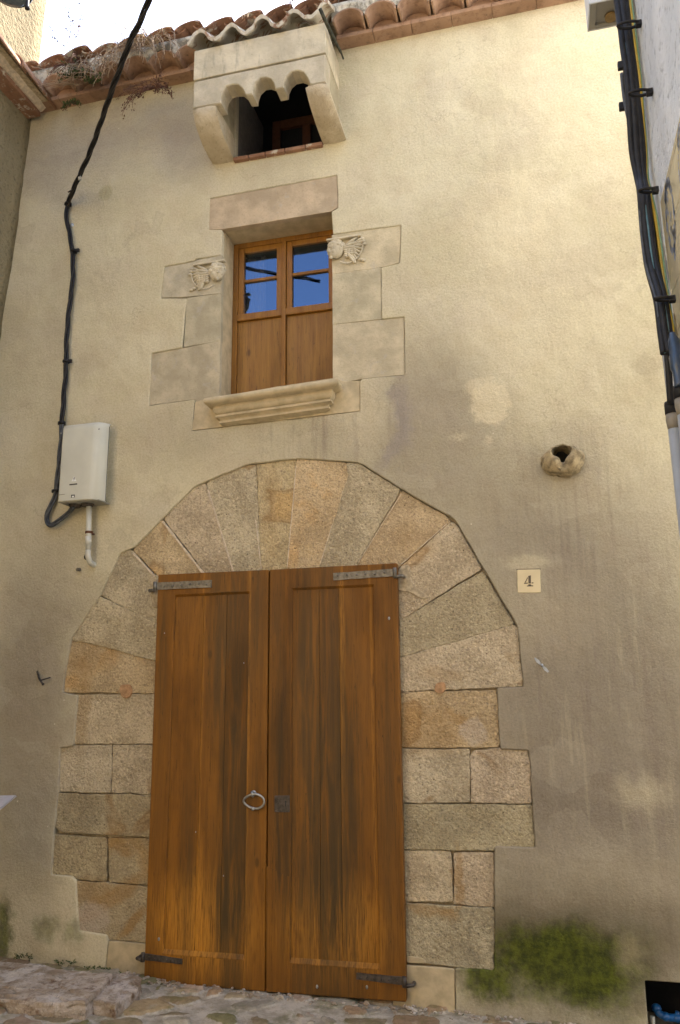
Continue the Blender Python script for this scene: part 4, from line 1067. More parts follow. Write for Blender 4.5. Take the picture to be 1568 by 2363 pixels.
# ================================================================== NEIGHBOURS
def left_house():
    p = [at(101, 0), at(83, 146), at(76, 242), at(30, 594), at(5, 740)]
    line = [(q.x, q.z) for q in p]
    sl2 = (line[-1][0] - line[-2][0]) / (line[-1][1] - line[-2][1])
    line = [(line[0][0] + 0.03, 8.6)] + line + [(line[-1][0] + (-0.4 - line[-1][1]) * 0.02 - 0.06, -0.4)]
    h = thing('ochre_house', (line[-1][0] - 1, -1.8, -0.05), 'ochre roughcast house wall with a tiled string course, to the left of the cream house', 'house')
    bm = BM(); ys = [0.03 - 0.12 * i for i in range(29)]; g = []
    zz = []
    for (xa, za), (xb, zb) in zip(line, line[1:]):
        k = max(1, int(abs(zb - za) / 0.10))
        for j in range(k): zz.append((xa + (xb - xa) * j / k, za + (zb - za) * j / k))
    zz.append(line[-1])
    for y in ys:
        g.append([bm.verts.new((x + 0.010 * mnoise.noise(Vector((y * 4, z * 4, 0))) + 0.008 * mnoise.noise(Vector((y * 13, z * 13, 4))), y, z)) for x, z in zz])
    for a, b in zip(g, g[1:]):
        for i in range(len(zz) - 1): bm.faces.new((a[i], a[i + 1], b[i + 1], b[i])).smooth = True
    # far and near gables, back and top
    for q in (g[0], g[-1]):
        y = q[0].co.y
        a = bm.verts.new((-8, y, 8.6)); b = bm.verts.new((-8, y, -0.4)); bm.faces.new(q + [b, a])
    t = [bm.verts.new(v) for v in ((line[0][0], ys[0], 8.6), (-8, ys[0], 8.6), (-8, ys[-1], 8.6), (line[0][0], ys[-1], 8.6))]; bm.faces.new(t)
    obj('wall', bm, MT['ochre'], h)
    # string course: bricks, mortar fillet and a long run of cover tiles lying along the wall
    ye, zl = -0.045, 6.335
    bm = BM(); y = ye
    while y > -3.3:
        l = random.uniform(0.26, 0.31); box(bm, -3.95, -3.70, y - l + 0.004, y, zl - 0.055, zl - 0.015, 0.005); y -= l
    c = obj('string_course', bm, MT['tile'], h)
    bm = BM(); n = 60
    pr = [(-3.95, zl - 0.014), (-3.685, zl - 0.014), (-3.662, zl + 0.01), (-3.64, zl + 0.03), (-3.95, zl + 0.14)]
    rows = []
    for i in range(n + 1):
        y = ye - 3.25 * i / n
        rows.append([bm.verts.new((x + 0.008 * mnoise.noise(Vector((y * 9, x * 9, 1))), y, z + 0.008 * mnoise.noise(Vector((y * 8, z * 9, 5))))) for x, z in pr])
    for a, b in zip(rows, rows[1:]):
        for k in range(len(pr) - 1): bm.faces.new((a[k], a[k + 1], b[k + 1], b[k]))
    bm.faces.new(rows[0]); bm.faces.new(rows[-1])
    obj('mortar_fillet', bm, MT['pale_mortar'], c)
    bm = BM(); y = ye + 0.01
    k = 0
    while y > -3.2:
        t = BM(); half_tile(t, 0, 0, 0.46, 0, 0.012, 0.098, 0.118, seg=14)
        for v in t.verts: v.co = Vector((-3.655 + v.co.x * 0.95 + 0.004 * math.sin(k * 2.3), y - v.co.y, zl + 0.012 + v.co.z * 1.05 - v.co.x * 0.25))
        merge(bm, t); y -= 0.40; k += 1
    obj('cover_tiles', bm, MT['tile'], c)
    bm = BM(); box(bm, -3.95, -3.60, -3.25, ye - 0.02, zl + 0.02, zl + 0.075)
    obj('tile_core', bm, MT['mortar'], c)
left_house()

XR = 0.562
def right_house():
    h = thing('white_house', (XR + 2, -4.5, -0.1), 'white roughcast house wall at the right edge, carrying a bundle of black cables', 'house')
    bm = BM(); ys = [-1.5 - 0.1 * i for i in range(26)] + [-6, -9]; zs = [-0.4, 1] + [1.8 + 0.1 * i for i in range(50)] + [9.2]; g = []
    for y in ys: g.append([bm.verts.new((XR + (0.006 * mnoise.noise(Vector((y * 6, z * 6, 9))) if y < -1.55 else 0), y, z)) for z in zs])
    for a, b in zip(g, g[1:]):
        for i in range(len(zs) - 1): bm.faces.new((a[i], a[i + 1], b[i + 1], b[i])).smooth = True
    for q in (g[0], g[-1]):
        y = q[0].co.y; a = bm.verts.new((XR + 5, y, 9.2)); b = bm.verts.new((XR + 5, y, -0.4)); bm.faces.new(q + [a, b])
    t = [bm.verts.new(v) for v in ((XR, -1.5, 9.2), (XR + 5, -1.5, 9.2), (XR + 5, -9, 9.2), (XR, -9, 9.2))]; bm.faces.new(t)
    obj('wall', bm, MT['whitewall'], h)
right_house()

def far_house():  # unseen house, added behind the viewer to darken the foot of the facade
    h = thing('shading_house', (-1.5, -9.2, -0.1), 'plain rendered house added unseen behind the viewer to shade the lane and the cream house', 'house')
    bm = BM(); box(bm, -9, 3, -12, -9.0, -0.4, 7.4); obj('wall', bm, MT['oppwall'], h)
    bm = BM()
    for i in range(50): half_tile(bm, -9 + 0.24 * (i + 0.5), -8.75, -10.6, 7.42, 7.9, 0.11, 0.1)
    obj('roof_tiles', bm, MT['tile'], h)
    for x in (-6.4, -2.6, 0.8):
        bm = BM(); box(bm, x - 0.45, x + 0.45, -9.0, -8.97, 2.9, 4.3, 0.01); obj('shutter', bm, MT['frame'], h)
far_house()

# ================================================================== THINGS ON THE WALLS
def meter_box():
    b = thing('electrical_box', at(190, 1165), 'pale grey plastic electrical box with a warning triangle, on the cream wall', 'electrical box')
    F = -0.165
    z0, z1 = Z(129.5, 1158.6, F), Z(147, 979, F); x0, x1 = X(138, 1070, F), X(231, 1068, F)
    zb0 = Z(239.4, 1162.5, -0.005); xb1 = X(245, 1075, -0.005); zb1 = Z(250.4, 987.5, -0.005)
    bm = BM(); box(bm, x0 + 0.02, xb1, -0.095, -0.001, zb0, zb1, 0.006)
    obj('back_case', bm, MT['box'], b)
    # cover with a rounded right shoulder and bowed top
    pr = [(x0, -0.075), (x0, F + 0.012), (x0 + 0.012, F), (x1 - 0.075, F - 0.004), (x1 - 0.05, F), (x1 - 0.028, F + 0.012), (x1 - 0.012, F + 0.03), (x1, F + 0.055), (x1 + 0.004, -0.098), (x1 + 0.004, -0.075)]
    bm = BM(); rows = []
    for z, s_ in ((z0, 0), (z0 + 0.004, 0.004), (z1 - 0.05, 0.004), (z1 - 0.026, 0.002), (z1 - 0.008, -0.012), (z1, -0.032), (z1 + 0.004, -0.07)):
        cy = -0.075
        rows.append([bm.verts.new((x, y + (0 if y > -0.08 else -s_), z)) for x, y in pr])
    for a, c in zip(rows, rows[1:]):
        for i in range(len(pr)): bm.faces.new((a[i], a[(i + 1) % len(pr)], c[(i + 1) % len(pr)], c[i])).smooth = True
    bm.faces.new(rows[0]); bm.faces.new(rows[-1])
    cov = obj('cover', bm, MT['box'], b, smooth=True)
    bm = BM(); box(bm, x1 - 0.004, x1 + 0.0055, -0.083, -0.079, z0 + 0.004, z1 - 0.02)
    obj('seam', bm, MT['slit'], b)
    f = F - 0.0045
    def on(px, py): return X(px, py, f), Z(px, py, f)
    # latch panel
    bm = BM(); q = plan([(160.5, 1118), (177, 1116), (180.5, 1153), (154.5, 1156)], f)
    slab(bm, q, f - 0.002, f + 0.004, 0.001); obj('latch_panel', bm, MT['box'], cov)
    bm = BM(); q = plan([(160, 1117.2), (178, 1115.4), (178.3, 1118.3), (160, 1120)], f); slab(bm, q, f - 0.003, f + 0.003, 0.0004); obj('latch_grip', bm, MT['slit'], cov); bm = BM()
    q = plan([(164, 1142), (172.5, 1141.3), (172.5, 1148), (163.6, 1148.8)], f); slab(bm, q, f - 0.003, f + 0.003, 0.0004); obj('latch_slot', bm, MT['slit'], cov)
    bm = BM(); q = plan([(165.8, 1144.4), (171, 1144), (170.8, 1147.6), (166, 1148)], f); slab(bm, q, f - 0.0036, f, 0.0004); obj('latch_tongue', bm, MT['white'], cov)
    # warning triangle with a bolt
    bm = BM(); slab(bm, plan([(171, 1097.5), (178, 1111.5), (162.5, 1112)], f), f - 0.001, f + 0.003, 0.0003); tr = obj('warning_triangle', bm, MT['ink'], cov)
    bm = BM(); slab(bm, plan([(170.9, 1099.6), (176.3, 1110.6), (164.4, 1111)], f), f - 0.002, f, 0.0003)
    obj('triangle_field', bm, MT['white'], cov)
    bm = BM(); slab(bm, plan([(171.4, 1101.5), (169.2, 1105.2), (170.6, 1105.4), (169.4, 1109.2), (172.6, 1104.4), (171.2, 1104.2), (172.4, 1101.6)], f), f - 0.003, f - 0.001, 0.0001)
    obj('lightning_bolt', bm, MT['ink'], cov)
    bm = BM(); slab(bm, plan([(184.5, 1136), (201, 1134.6), (200.6, 1144.8), (184, 1145.8)], f), f - 0.001, f + 0.002, 0.0003)
    st = obj('label_sticker', bm, MT['white'], cov)
    bm = BM()
    slab(bm, plan([(184.5, 1139.6), (201, 1138.4), (201, 1140.2), (184.5, 1141.4)], f), f - 0.002, f, 0.0001)
    for k in range(5):
        slab(bm, plan([(187 + k * 2.6, 1143), (188.6 + k * 2.6, 1142.8), (188.6 + k * 2.6, 1144), (187 + k * 2.6, 1144.2)], f), f - 0.002, f, 0.0001)
    slab(bm, plan([(134, 1141.8), (149, 1140.4), (149, 1141.2), (134, 1142.6)], f), f - 0.002, f, 0.0001)
    obj('print', bm, MT['brown'], cov)
    bm = BM()
    for q in ((140, 1000), (228, 990)):
        p = at(*q, f); ball(bm, p, 0.006, 0.003, 0.006, 8)
    obj('screw', bm, MT['box_dark'], cov)
    # underside glands
    bm = BM(); box(bm, x0 + 0.015, x1 - 0.004, F + 0.02, -0.004, z0 - 0.006, z0 + 0.002, 0.002)
    obj('underside', bm, MT['box_dark'], b)
    bm = BM()
    for cx_ in (X(172, 1168, -0.08), X(204, 1166, -0.06)):
        t = BM(); bmesh.ops.create_cone(t, cap_ends=True, segments=20, radius1=0.036, radius2=0.046, depth=0.02)
        for v in t.verts: v.co += Vector((cx_, -0.075, z0 - 0.014))
        merge(bm, t)
    obj('gland', bm, MT['iron'], b)
    return z0, F
bz0, bF = meter_box()

def drain_conduit():
    yy = -0.07
    c = thing('conduit_pipe', at(204, 1290), 'pale plastic conduit bending into the cream wall, below the electrical box', 'pipe')
    top, m, e = at(204.8, 1160, yy), at(203.8, 1228, yy), at(203, 1270, yy)
    el = [e, e + Vector((0.001, 0.0, -0.035)), e + Vector((0.004, 0.012, -0.065)), e + Vector((0.006, 0.035, -0.085)), e + Vector((0.007, 0.08, -0.092))]
    bm = BM(); tube(bm, [top, m, e], 0.019, 14); tube(bm, spline(el, 5), 0.0195, 14, cap=True)
    obj('pipe', bm, MT['pvc'], c)
    bm = BM(); d = (e - m).normalized(); s0 = at(203.3, 1238, yy); s1 = at(203.1, 1258, yy)
    tube(bm, [s0, s1], 0.0215, 14); obj('coupling', bm, MT['pvc'], c)
    bm = BM(); k = at(203.8, 1228.5, yy)
    tube(bm, [k + Vector((0, 0, 0.008)), k + Vector((0, 0, -0.008))], 0.024, 14); box(bm, k.x + 0.018, k.x + 0.034, k.y - 0.008, k.y + 0.004, k.z - 0.007, k.z + 0.007, 0.002); box(bm, k.x - 0.006, k.x + 0.006, k.y, 0.0, k.z - 0.005, k.z + 0.005)
    obj('pipe_clamp', bm, MT['rust'], c)
    bm = BM(); q = at(200, 1284, -0.003); ball(bm, q, 0.022, 0.004, 0.03, 12, lump=0.006, ls=40); obj('wall_hole', bm, MT['slit'], c)
drain_conduit()

def anchor_bolt():
    p = at(183, 1314, 0.0); b = at(176.5, 1314.5, -0.05)
    bm = BM(); d = (b - p)
    tube(bm, [p + Vector((0, 0.02, 0)), p + d * 0.3], 0.012, 8); tube(bm, [p + d * 0.3, b], 0.008, 8); tube(bm, [p + d * 0.45, p + d * 0.75], 0.013, 6)
    tag(obj('anchor_bolt', bm, MT['iron_grey'], base=p), 'short grey bolt sticking out of the cream wall, left of the conduit foot', 'bolt')
anchor_bolt()

def hook():
    p = at(86, 1553, -0.0); q = at(92, 1570, -0.05); e = at(98.5, 1578.6, -0.055); s = at(116, 1563, -0.02)
    bm = BM(); tube(bm, spline([at(88, 1556, 0.02), at(88, 1562, -0.035), q, e], 4), 0.0065, 7); tube(bm, [q + Vector((0.005, 0, 0)), s], 0.005, 7); tube(bm, [at(85, 1550, -0.004), q], 0.006, 7); ball(bm, e, 0.009)
    tag(obj('wall_hook', bm, MT['iron'], base=p), 'bent rusty iron hook on the cream wall, left of the portal', 'hook')
hook()

def split_plug():
    c = at(1250, 1535, -0.02); bm = BM()
    for a, b in (((1233, 1518), (1247, 1533)), ((1251, 1537), (1265, 1551))):
        A, B = at(*a, -0.022), at(*b, -0.022); d = (B - A).normalized(); n = Vector((-d.z, 0, d.x)) * 0.010
        f = [A - n * 0.3, A + n * 0.4, (A + B) / 2 + n, B + n * 0.5, B - n * 0.5, (A + B) / 2 - n]
        v = [bm.verts.new(q) for q in f]; v2 = [bm.verts.new(q + Vector((0, 0.003, 0))) for q in f]
        bm.faces.new(v); bm.faces.new(v2); bridge(bm, v, v2)
    ball(bm, c + Vector((0, -0.006, 0)), 0.009, seg=8); tube(bm, [c + Vector((0, -0.004, 0)), c + Vector((0, 0.03, 0))], 0.005, 7)
    tag(obj('butterfly_plug', bm, MT['zinc'], base=c), 'two-winged metal plug on the wall, right of the arch', 'wall plug')
split_plug()

def number_plate():
    p = thing('number_plate', at(1220, 1368), 'square cream plate with the house number 4, right of the arch', 'number plate')
    bm = BM(); slab(bm, rough_loop(plan([(1192.5, 1315), (1246, 1314), (1247.5, 1367.3), (1194.5, 1368)], 0), 0.02, 0.0015, 0.006), -0.004, 0.004, 0.002)
    obj('plate', bm, MT['plaque'], p)
    f = -0.004; bm = BM()
    def st(pts): slab(bm, plan(pts, f), f - 0.0012, f + 0.001, 0.0003)
    st([(1218.5, 1329), (1224.5, 1327.6), (1224.8, 1346.5), (1218.8, 1346.5)])            # stem
    st([(1218.6, 1348.3), (1224.8, 1348.3), (1225, 1350.5), (1230, 1351), (1230, 1353), (1215.5, 1353.4), (1215.3, 1351.6), (1218.8, 1350.6)])   # foot
    st([(1216.9, 1331.5), (1217.6, 1334), (1212.8, 1344), (1210, 1344.2)])                # diagonal
    st([(1208.9, 1344.8), (1217.4, 1344.5), (1217.4, 1346.8), (1208.6, 1347.2)])          # bar, left
    st([(1226, 1344), (1230.5, 1343.8), (1230.5, 1346.2), (1226, 1346.4)])                # bar, right
    obj('numeral', bm, MT['brown'], p)
    bm = BM(); slab(bm, plan([(1191, 1313.2), (1247.6, 1312), (1247.8, 1313.6), (1191, 1314.8)], 0), -0.0015, 0.004, 0.0005)
    obj('groove', bm, MT['brown'], p)
number_plate()

def spout():
    c = at(1297, 1064, 0); bm = BM(); n, m = 40, 12; rows = []
    hx, hz = X(1297, 1046), Z(1297, 1046)
    for i in range(n):
        a = 2 * math.pi * i / n; row = []
        up = max(0, math.sin(a))
        for j in range(m + 1):
            t = j / m                                     # wall to lip to inside
            ro = 0.132 * (1 - 0.28 * up)
            if t < 0.7:
                k = t / 0.7; r = ro * (1 - 0.52 * k ** 2.2); y = -0.115 * math.sin(k * math.pi / 2) * (1 - 0.78 * up)
            else:
                k = (t - 0.7) / 0.3; r = ro * 0.48 * (1 - 0.15 * k); y = -0.115 * (1 - 0.78 * up) * (1 - k) + 0.10 * k
            x = c.x + r * math.cos(a) * 1.0; z = hz - 0.045 * (1 - min(1, t / 0.7) ** 2) + r * math.sin(a) * 0.86
            notch = math.exp(-((a - 1.5 * math.pi) / 0.28) ** 2)
            if 0.45 < t < 0.9: y += 0.03 * notch; z -= 0.036 * notch
            q = Vector((x, y, z)); q += Vector((math.cos(a), -0.7, math.sin(a))) * (0.018 * mnoise.noise(q * 17) + 0.010 * mnoise.noise(q * 40)) * (0.3 if t < 0.05 else 1)
            if j == 0: q.y = 0.012
            row.append(bm.verts.new(q))
        rows.append(row)
    for i in range(n):
        a, b = rows[i], rows[(i + 1) % n]
        for j in range(m): bm.faces.new((a[j], a[j + 1], b[j + 1], b[j])).smooth = True
    th = thing('drain_spout', (c.x, 0, hz - 0.12), 'rough broken stone spout with a dark hole, high on the wall right of the arch', 'spout')
    obj('lip', bm, MT['nest'], th)
    bm = BM(); box(bm, hx - 0.08, hx + 0.08, 0.10, 0.14, hz - 0.08, hz + 0.08); obj('hole', bm, MT['slit'], th)
spout()

def vent():
    v = thing('wall_niche', (NX0 + 0.27, 0.1, -0.05), 'dark square meter niche low in the wall, at the lower right', 'niche')
    a, b, c, d, y = NX0 + 0.001, NX1 - 0.001, NZ0 + 0.001, NZ1 - 0.001, 0.34
    bm = BM()
    box(bm, a - 0.03, a, 0.051, y, c - 0.03, d + 0.03); box(bm, b, b + 0.03, 0.051, y, c - 0.03, d + 0.03); box(bm, a, b, 0.051, y, d, d + 0.03); box(bm, a, b, 0.051, y, c - 0.03, c); box(bm, a - 0.03, b + 0.03, y, y + 0.03, c - 0.03, d + 0.03)
    obj('lining', bm, MT['dark'], v)
    bm = BM(); P = [at(1512, 2322, 0.14), at(1520, 2338, 0.13), at(1538, 2347, 0.12), at(1560, 2349, 0.12), at(1590, 2352, 0.12), at(1640, 2350, 0.12)]
    h = thing('water_hose', P[2] + Vector((0, 0, -0.05)), 'curved bright blue water pipe inside the dark niche at the lower right', 'water pipe')
    tube(bm, spline(P, 5), 0.019, 12); obj('pipe', bm, MT['blue'], h)
    bm = BM()
    for k, q in enumerate((at(1514, 2326, 0.138), at(1536, 2346, 0.12), at(1562, 2349, 0.12))): ball(bm, q, 0.026, 0.026, 0.022, 10)
    tube(bm, [at(1562, 2349, 0.12), at(1563, 2334, 0.12)], 0.012, 8); obj('fitting', bm, MT['blue'], h)
    bm = BM(); tube(bm, [at(1505, 2345, 0.1), at(1506, 2380, 0.1)], 0.012, 8); obj('white_pipe', bm, MT['pvc'], h)
vent()

def sign():
    Y = -0.6
    C = [at(26, 1837, Y), at(-2, 1875.5, Y), at(-60, 1862, Y), at(-34, 1833.5, Y)]
    C = [C[0], C[1], C[1] + Vector((-0.35, 0, -0.01)), C[0] + Vector((-0.35, 0, -0.01))]
    C[0].y += 0.04; C[3].y += 0.04; C[1].y -= 0.06; C[2].y -= 0.06
    s = thing('lectern_sign', (C[1].x - 0.15, -0.6, 0), 'corner of a pale sloping information board, at the left edge of the lane', 'sign')
    n = (C[1] - C[0]).cross(C[3] - C[0]).normalized()
    if n.y > 0: n = -n
    bm = BM(); f = [bm.verts.new(q) for q in C]; b = [bm.verts.new(q - n * 0.012) for q in C]; bm.faces.new(f); bm.faces.new(b); bridge(bm, f, b)
    obj('board', bm, MT['white_board'], s)
    bm = BM(); e = (C[0] - C[3]).normalized(); dwn = (C[1] - C[0]).normalized()
    for k in range(4):
        o = C[0] + dwn * (0.018 + 0.017 * k) - e * (0.04 + 0.012 * k) + n * 0.0008
        v = [bm.verts.new(q) for q in (o, o - e * 0.24, o - e * 0.24 + dwn * 0.004, o + dwn * 0.004)]; bm.faces.new(v)
    obj('print', bm, MT['print_grey'], s)
    bm = BM(); q = (C[1] + C[2]) / 2 - n * 0.013; tube(bm, [q, Vector((q.x, q.y + 0.02, -0.05))], 0.02, 10); obj('post', bm, MT['iron_grey'], s)
MT['white_board'] = simple('pale_board', (0.40, 0.39, 0.43), 0.35, var=0.04)
MT['print_grey'] = simple('faded_print', (0.33, 0.33, 0.38), 0.5)
sign()

# ------------------------------------------------------------------ twisted cable from the box up the wall and away over the lane
def twisted(bm, path, r, n=3, pitch=0.30, k=1):
    pts = path; L = 0; lens = [0]
    for a, b in zip(pts, pts[1:]): L += (b - a).length; lens.append(L)
    for s in range(n):
        q = []
        nrm = None
        for i, p in enumerate(pts):
            d = (pts[min(i + 1, len(pts) - 1)] - pts[max(i - 1, 0)]).normalized()
            if nrm is None: nrm = d.orthogonal().normalized()
            nrm = (nrm - d * nrm.dot(d)).normalized(); bn = d.cross(nrm)
            a = 2 * math.pi * (lens[i] / pitch + s / n)
            q.append(p + (nrm * math.cos(a) + bn * math.sin(a)) * r * 1.22)
        tube(bm, q, r, 7)
def dense(pts, step):
    o = [pts[0]]
    for a, b in zip(pts, pts[1:]):
        k = max(1, int((b - a).length / step))
        for j in range(1, k + 1): o.append(a + (b - a) * j / k)
    return o
def overhead():
    c = thing('twisted_cable', at(138, 1100), 'black twisted power cable running up the wall from the electrical box and off overhead', 'cable')
    yw = -0.035
    A, B = at(157, 470, yw), at(354, -40, -1.5); AB = B - A
    def near(px, py):
        d = at(px, py, 0.0) - CAM; d.normalize(); w0 = CAM - A
        a, b, cc, dd, e = d.dot(d), d.dot(AB), AB.dot(AB), d.dot(w0), AB.dot(w0)
        return CAM + d * ((b * e - cc * dd) / (a * cc - b * b))
    air = [near(*q) for q in ((354, -40), (343, 0), (322, 50), (300, 95), (281, 145), (262, 195), (243, 250), (224, 305), (205, 356), (186, 398), (170, 434))]
    low = [at(x, y, yw) for x, y in ((157, 468), (152.5, 492), (155, 515), (161, 545), (166, 580), (168, 620), (166, 660), (160, 705), (154.5, 760), (152, 810), (152, 835), (150.5, 870), (147, 910), (144, 950), (142, 980), (141, 1010), (137.5, 1050), (133.5, 1090), (130.5, 1120), (127, 1143), (119, 1165), (109.5, 1186), (108.5, 1203), (116, 1213), (130, 1208), (148, 1195), (162, 1182))] + [at(172, 1171, -0.075)]
    for k in range(20, 28): low[k].y -= 0.02 * (k - 19) / 8
    bm = BM(); twisted(bm, dense(spline(air + low[:15], 5), 0.02), 0.0088, 3, 0.62)
    obj('strands', bm, MT['rubber'], c)
    bm = BM(); twisted(bm, dense(spline(low[14:], 5), 0.015), 0.0088, 3, 0.6)
    obj('tail_strands', bm, MT['rubber_grey'], c)
    bm = BM(); q = near(183, 411); tube(bm, [q + Vector((0.012, -0.02, 0.028)), q + Vector((0.016, -0.02, -0.03))], 0.013, 8); obj('line_tap', bm, MT['pvc_grey'], c)
    bm = BM(); q = near(170, 436); tube(bm, [q, q + Vector((-0.05, 0, -0.02))], 0.006, 6); tube(bm, [q + Vector((0.02, -.01, 0.06)), A + Vector((0, 0, -0.03))], 0.007, 6); obj('anchor_hook', bm, MT['iron'], c)
    for i, (x, y, sd_) in enumerate(((170, 579, 1), (152, 834, 1), (142.5, 976, -1), (128.5, 1133, -1), (157, 470, -1))):
        p = at(x, y, yw); bm = BM()
        tube(bm, [p + Vector((0, 0, 0.008)), p + Vector((0, 0, -0.008))], 0.026, 10)
        box(bm, p.x + sd_ * 0.02 - 0.01, p.x + sd_ * 0.036 + 0.01, p.y - 0.01, p.y + 0.01, p.z - 0.012, p.z + 0.012, 0.003); box(bm, p.x - 0.006, p.x + 0.006, p.y, 0.0, p.z - 0.006, p.z + 0.006)
        lab = ['black clip on the twisted cable beside the carved cherub height, fourth from the bottom', 'black clip on the twisted cable level with the window foot, third from the bottom', 'black clip on the twisted cable at the top of the electrical box', 'black clip on the twisted cable, beside the lower left of the electrical box', 'black clip where the twisted cable leaves the wall, topmost of the clips'][i]
        tag(obj('cable_clip', bm, MT['rubber'], base=p), lab, 'cable clip', 'clips holding the twisted cable')
    p = at(166, 520, 0); bm = BM(); ball(bm, p, 0.016, 0.014, 0.020, 10); tube(bm, [p, p + Vector((0, 0.03, 0))], 0.008)
    tag(obj('insulator', bm, MT['zinc'], base=p), 'small grey round knob on the wall beside the twisted cable', 'insulator')
overhead()

# ------------------------------------------------------------------ right-hand bundle, box, conduits, tile plaque, lamp
YB = -1.53
def bundle():
    b = thing('cable_bundle', at(1540, 900, YB), 'thick bundle of black cables with a yellow wire, at the corner of the white house', 'cable bundle')
    ctr = [(1432, -30), (1440, 30), (1450, 110), (1459, 190), (1467, 280), (1473, 350), (1480, 410), (1488, 445), (1496, 520), (1508, 610), (1526, 690), (1537, 760), (1545, 815)]
    k = 0.00150; rnd = random.Random(8)
    offs = [(-15, 0, 9, 'rubber'), (-4, -6, 10, 'rubber'), (7, -3, 9, 'rubber'), (-9, 8, 6, 'rubber_grey'), (3, 9, 7, 'rubber'), (12, 4, 5, 'rubber'), (-17, 5, 4, 'rubber_grey'), (-1, -14, 3, 'teal'), (-10, -9, 3.2, 'teal'), (17, -1, 4.2, 'yellow'), (21, 1, 3.4, 'green')]
    for i, (ox, oy, r, mt) in enumerate(offs):
        P = []
        for j, (x, y) in enumerate(ctr):
            sq = 0.72 if y in (410, 445, 690) else 1.0
            if y > 700: sq = 0.8
            ph = 0.55 * math.sin(j * 0.55 + 0.4 * i) if i < 9 else 0.12 * math.sin(j * 0.9 + i)
            cx_ = ox * math.cos(ph) - oy * math.sin(ph); cy_ = ox * math.sin(ph) + oy * math.cos(ph)
            jit = rnd.uniform(-1.5, 1.5)
            p = at(x, y, XR - 0.05, 0); p += Vector(((cx_ * 1.1 + jit) * k * sq, cy_ * k * sq * 0.7, 0))
            P.append(p)
        bm = BM(); tube(bm, spline(P, 6), r * k * 0.98, 8)
        obj({'yellow': 'yellow_wire', 'green': 'green_wire', 'teal': 'thin_wire'}.get(mt, 'cable'), bm, MT[mt], b)
    for x0, x1, y0, y1 in ((1424, 1476, 62, 54), (1452, 1500, 218, 212), (1476, 1513, 442, 438), (1513, 1551, 692, 689)):
        bm = BM(); A = at((x0 + x1) / 2, (y0 + y1) / 2, XR - 0.05, 0); hw = (x1 - x0) / 2 * 0.0015; A, Bq = A - Vector((hw, 0, -0.006)), A + Vector((hw, 0, -0.002)); c_ = (A + Bq) / 2; rx = (Bq - A).length / 2 + 0.004; pts = []
        for i in range(20):
            a = 2 * math.pi * i / 20; pts.append(c_ + (Bq - A).normalized() * rx * math.cos(a) + Vector((0, 1, 0)) * rx * 0.42 * math.sin(a))
        tube(bm, pts, 0.0065, 6, closed=True); box(bm, Bq.x - 0.012, Bq.x + 0.012, Bq.y - 0.012, Bq.y + 0.012, Bq.z - 0.014, Bq.z + 0.01, 0.003)
        obj('cable_tie', bm, MT['rubber'], b)
    for x, y in ((1425, 152), (1428, 246)):
        bm = BM(); q = at(x + 7, y, XR - 0.09, 0); box(bm, q.x - 0.013, q.x + 0.013, q.y - 0.01, q.y + 0.01, q.z - 0.018, q.z + 0.018, 0.004); tube(bm, [q, q + Vector((0.03, -0.01, 0.035))], 0.003, 5)
        obj('tie_head', bm, MT['rubber'], b)
    bm = BM(); tube(bm, spline([at(1434, 170, XR - 0.08, 0), at(1440, 225, XR - 0.08, 0), at(1447, 262, XR - 0.076, 0), at(1452, 284, XR - 0.072, 0)], 5), [0.008] * 15 + [0.012], 8); obj('cable_end', bm, MT['rubber_grey'], b)
bundle()

def conduits():
    for (x0, y0, x1, y1, r, lab) in ((1548, 928, 1592, 1300, 0.0222, 'grey plastic conduit with a black collar, left of the pair at the right edge'), (1570, 890, 1612, 1250, 0.0225, 'grey plastic conduit with a black collar, right of the pair at the right edge')):
        A = at(x0, y0, XR - (0.028 if x0 < 1560 else 0.034), 0); d = Vector((0, 0, -1)); foot = Vector((A.x, A.y, -0.09))
        t = thing('conduit', foot, lab, 'conduit', 'conduits at the corner of the white house')
        bm = BM(); tube(bm, [A + d * 0.06, foot], r, 16); obj('pipe', bm, MT['pvc_grey'], t)
        bm = BM(); tube(bm, [A, A + d * 0.012, A + d * 0.05], [r * 1.12, r * 1.2, r * 1.2], 16); obj('collar', bm, MT['rubber'], t)
        bm = BM(); tube(bm, [A + d * 0.05, A + d * 0.075, A + d * 0.09, A + d * 0.11], [r * 1.14, r * 1.2, r * 1.12, r * 1.02], 16); obj('socket', bm, MT['pvc_tan'], t)
    bm = BM(); P = [at(x_, y_, XR - 0.035, 0) for x_, y_ in ((1528, 730), (1536, 790), (1542, 850), (1547, 932))]
    tube(bm, spline(P, 5), 0.013, 10); a = bm; 
    tag(obj('cable_sleeve', bm, MT['rubber'], base=P[-1]), 'slim black sleeve running into the left grey conduit', 'cable sleeve')
    bm = BM(); P = [at(x_, y_, XR - 0.04, 0) for x_, y_ in ((1551, 770), (1558, 815), (1563, 850), (1569, 893))]
    tube(bm, spline(P, 5), [0.013] * 2 + [0.020] * 4 + [0.024] * 5 + [0.019] * 5, 12)
    tag(obj('cable_boot', bm, MT['bluerub'], base=P[-1]), 'swollen dark blue cable boot above the right grey conduit', 'cable sleeve')
MT['pvc_tan'] = simple('tan_socket', (0.27, 0.235, 0.18), 0.5, var=0.1)
MT['bluerub'] = simple('blue_black_rubber', (0.03, 0.05, 0.085), 0.3, spec=0.6)
conduits()

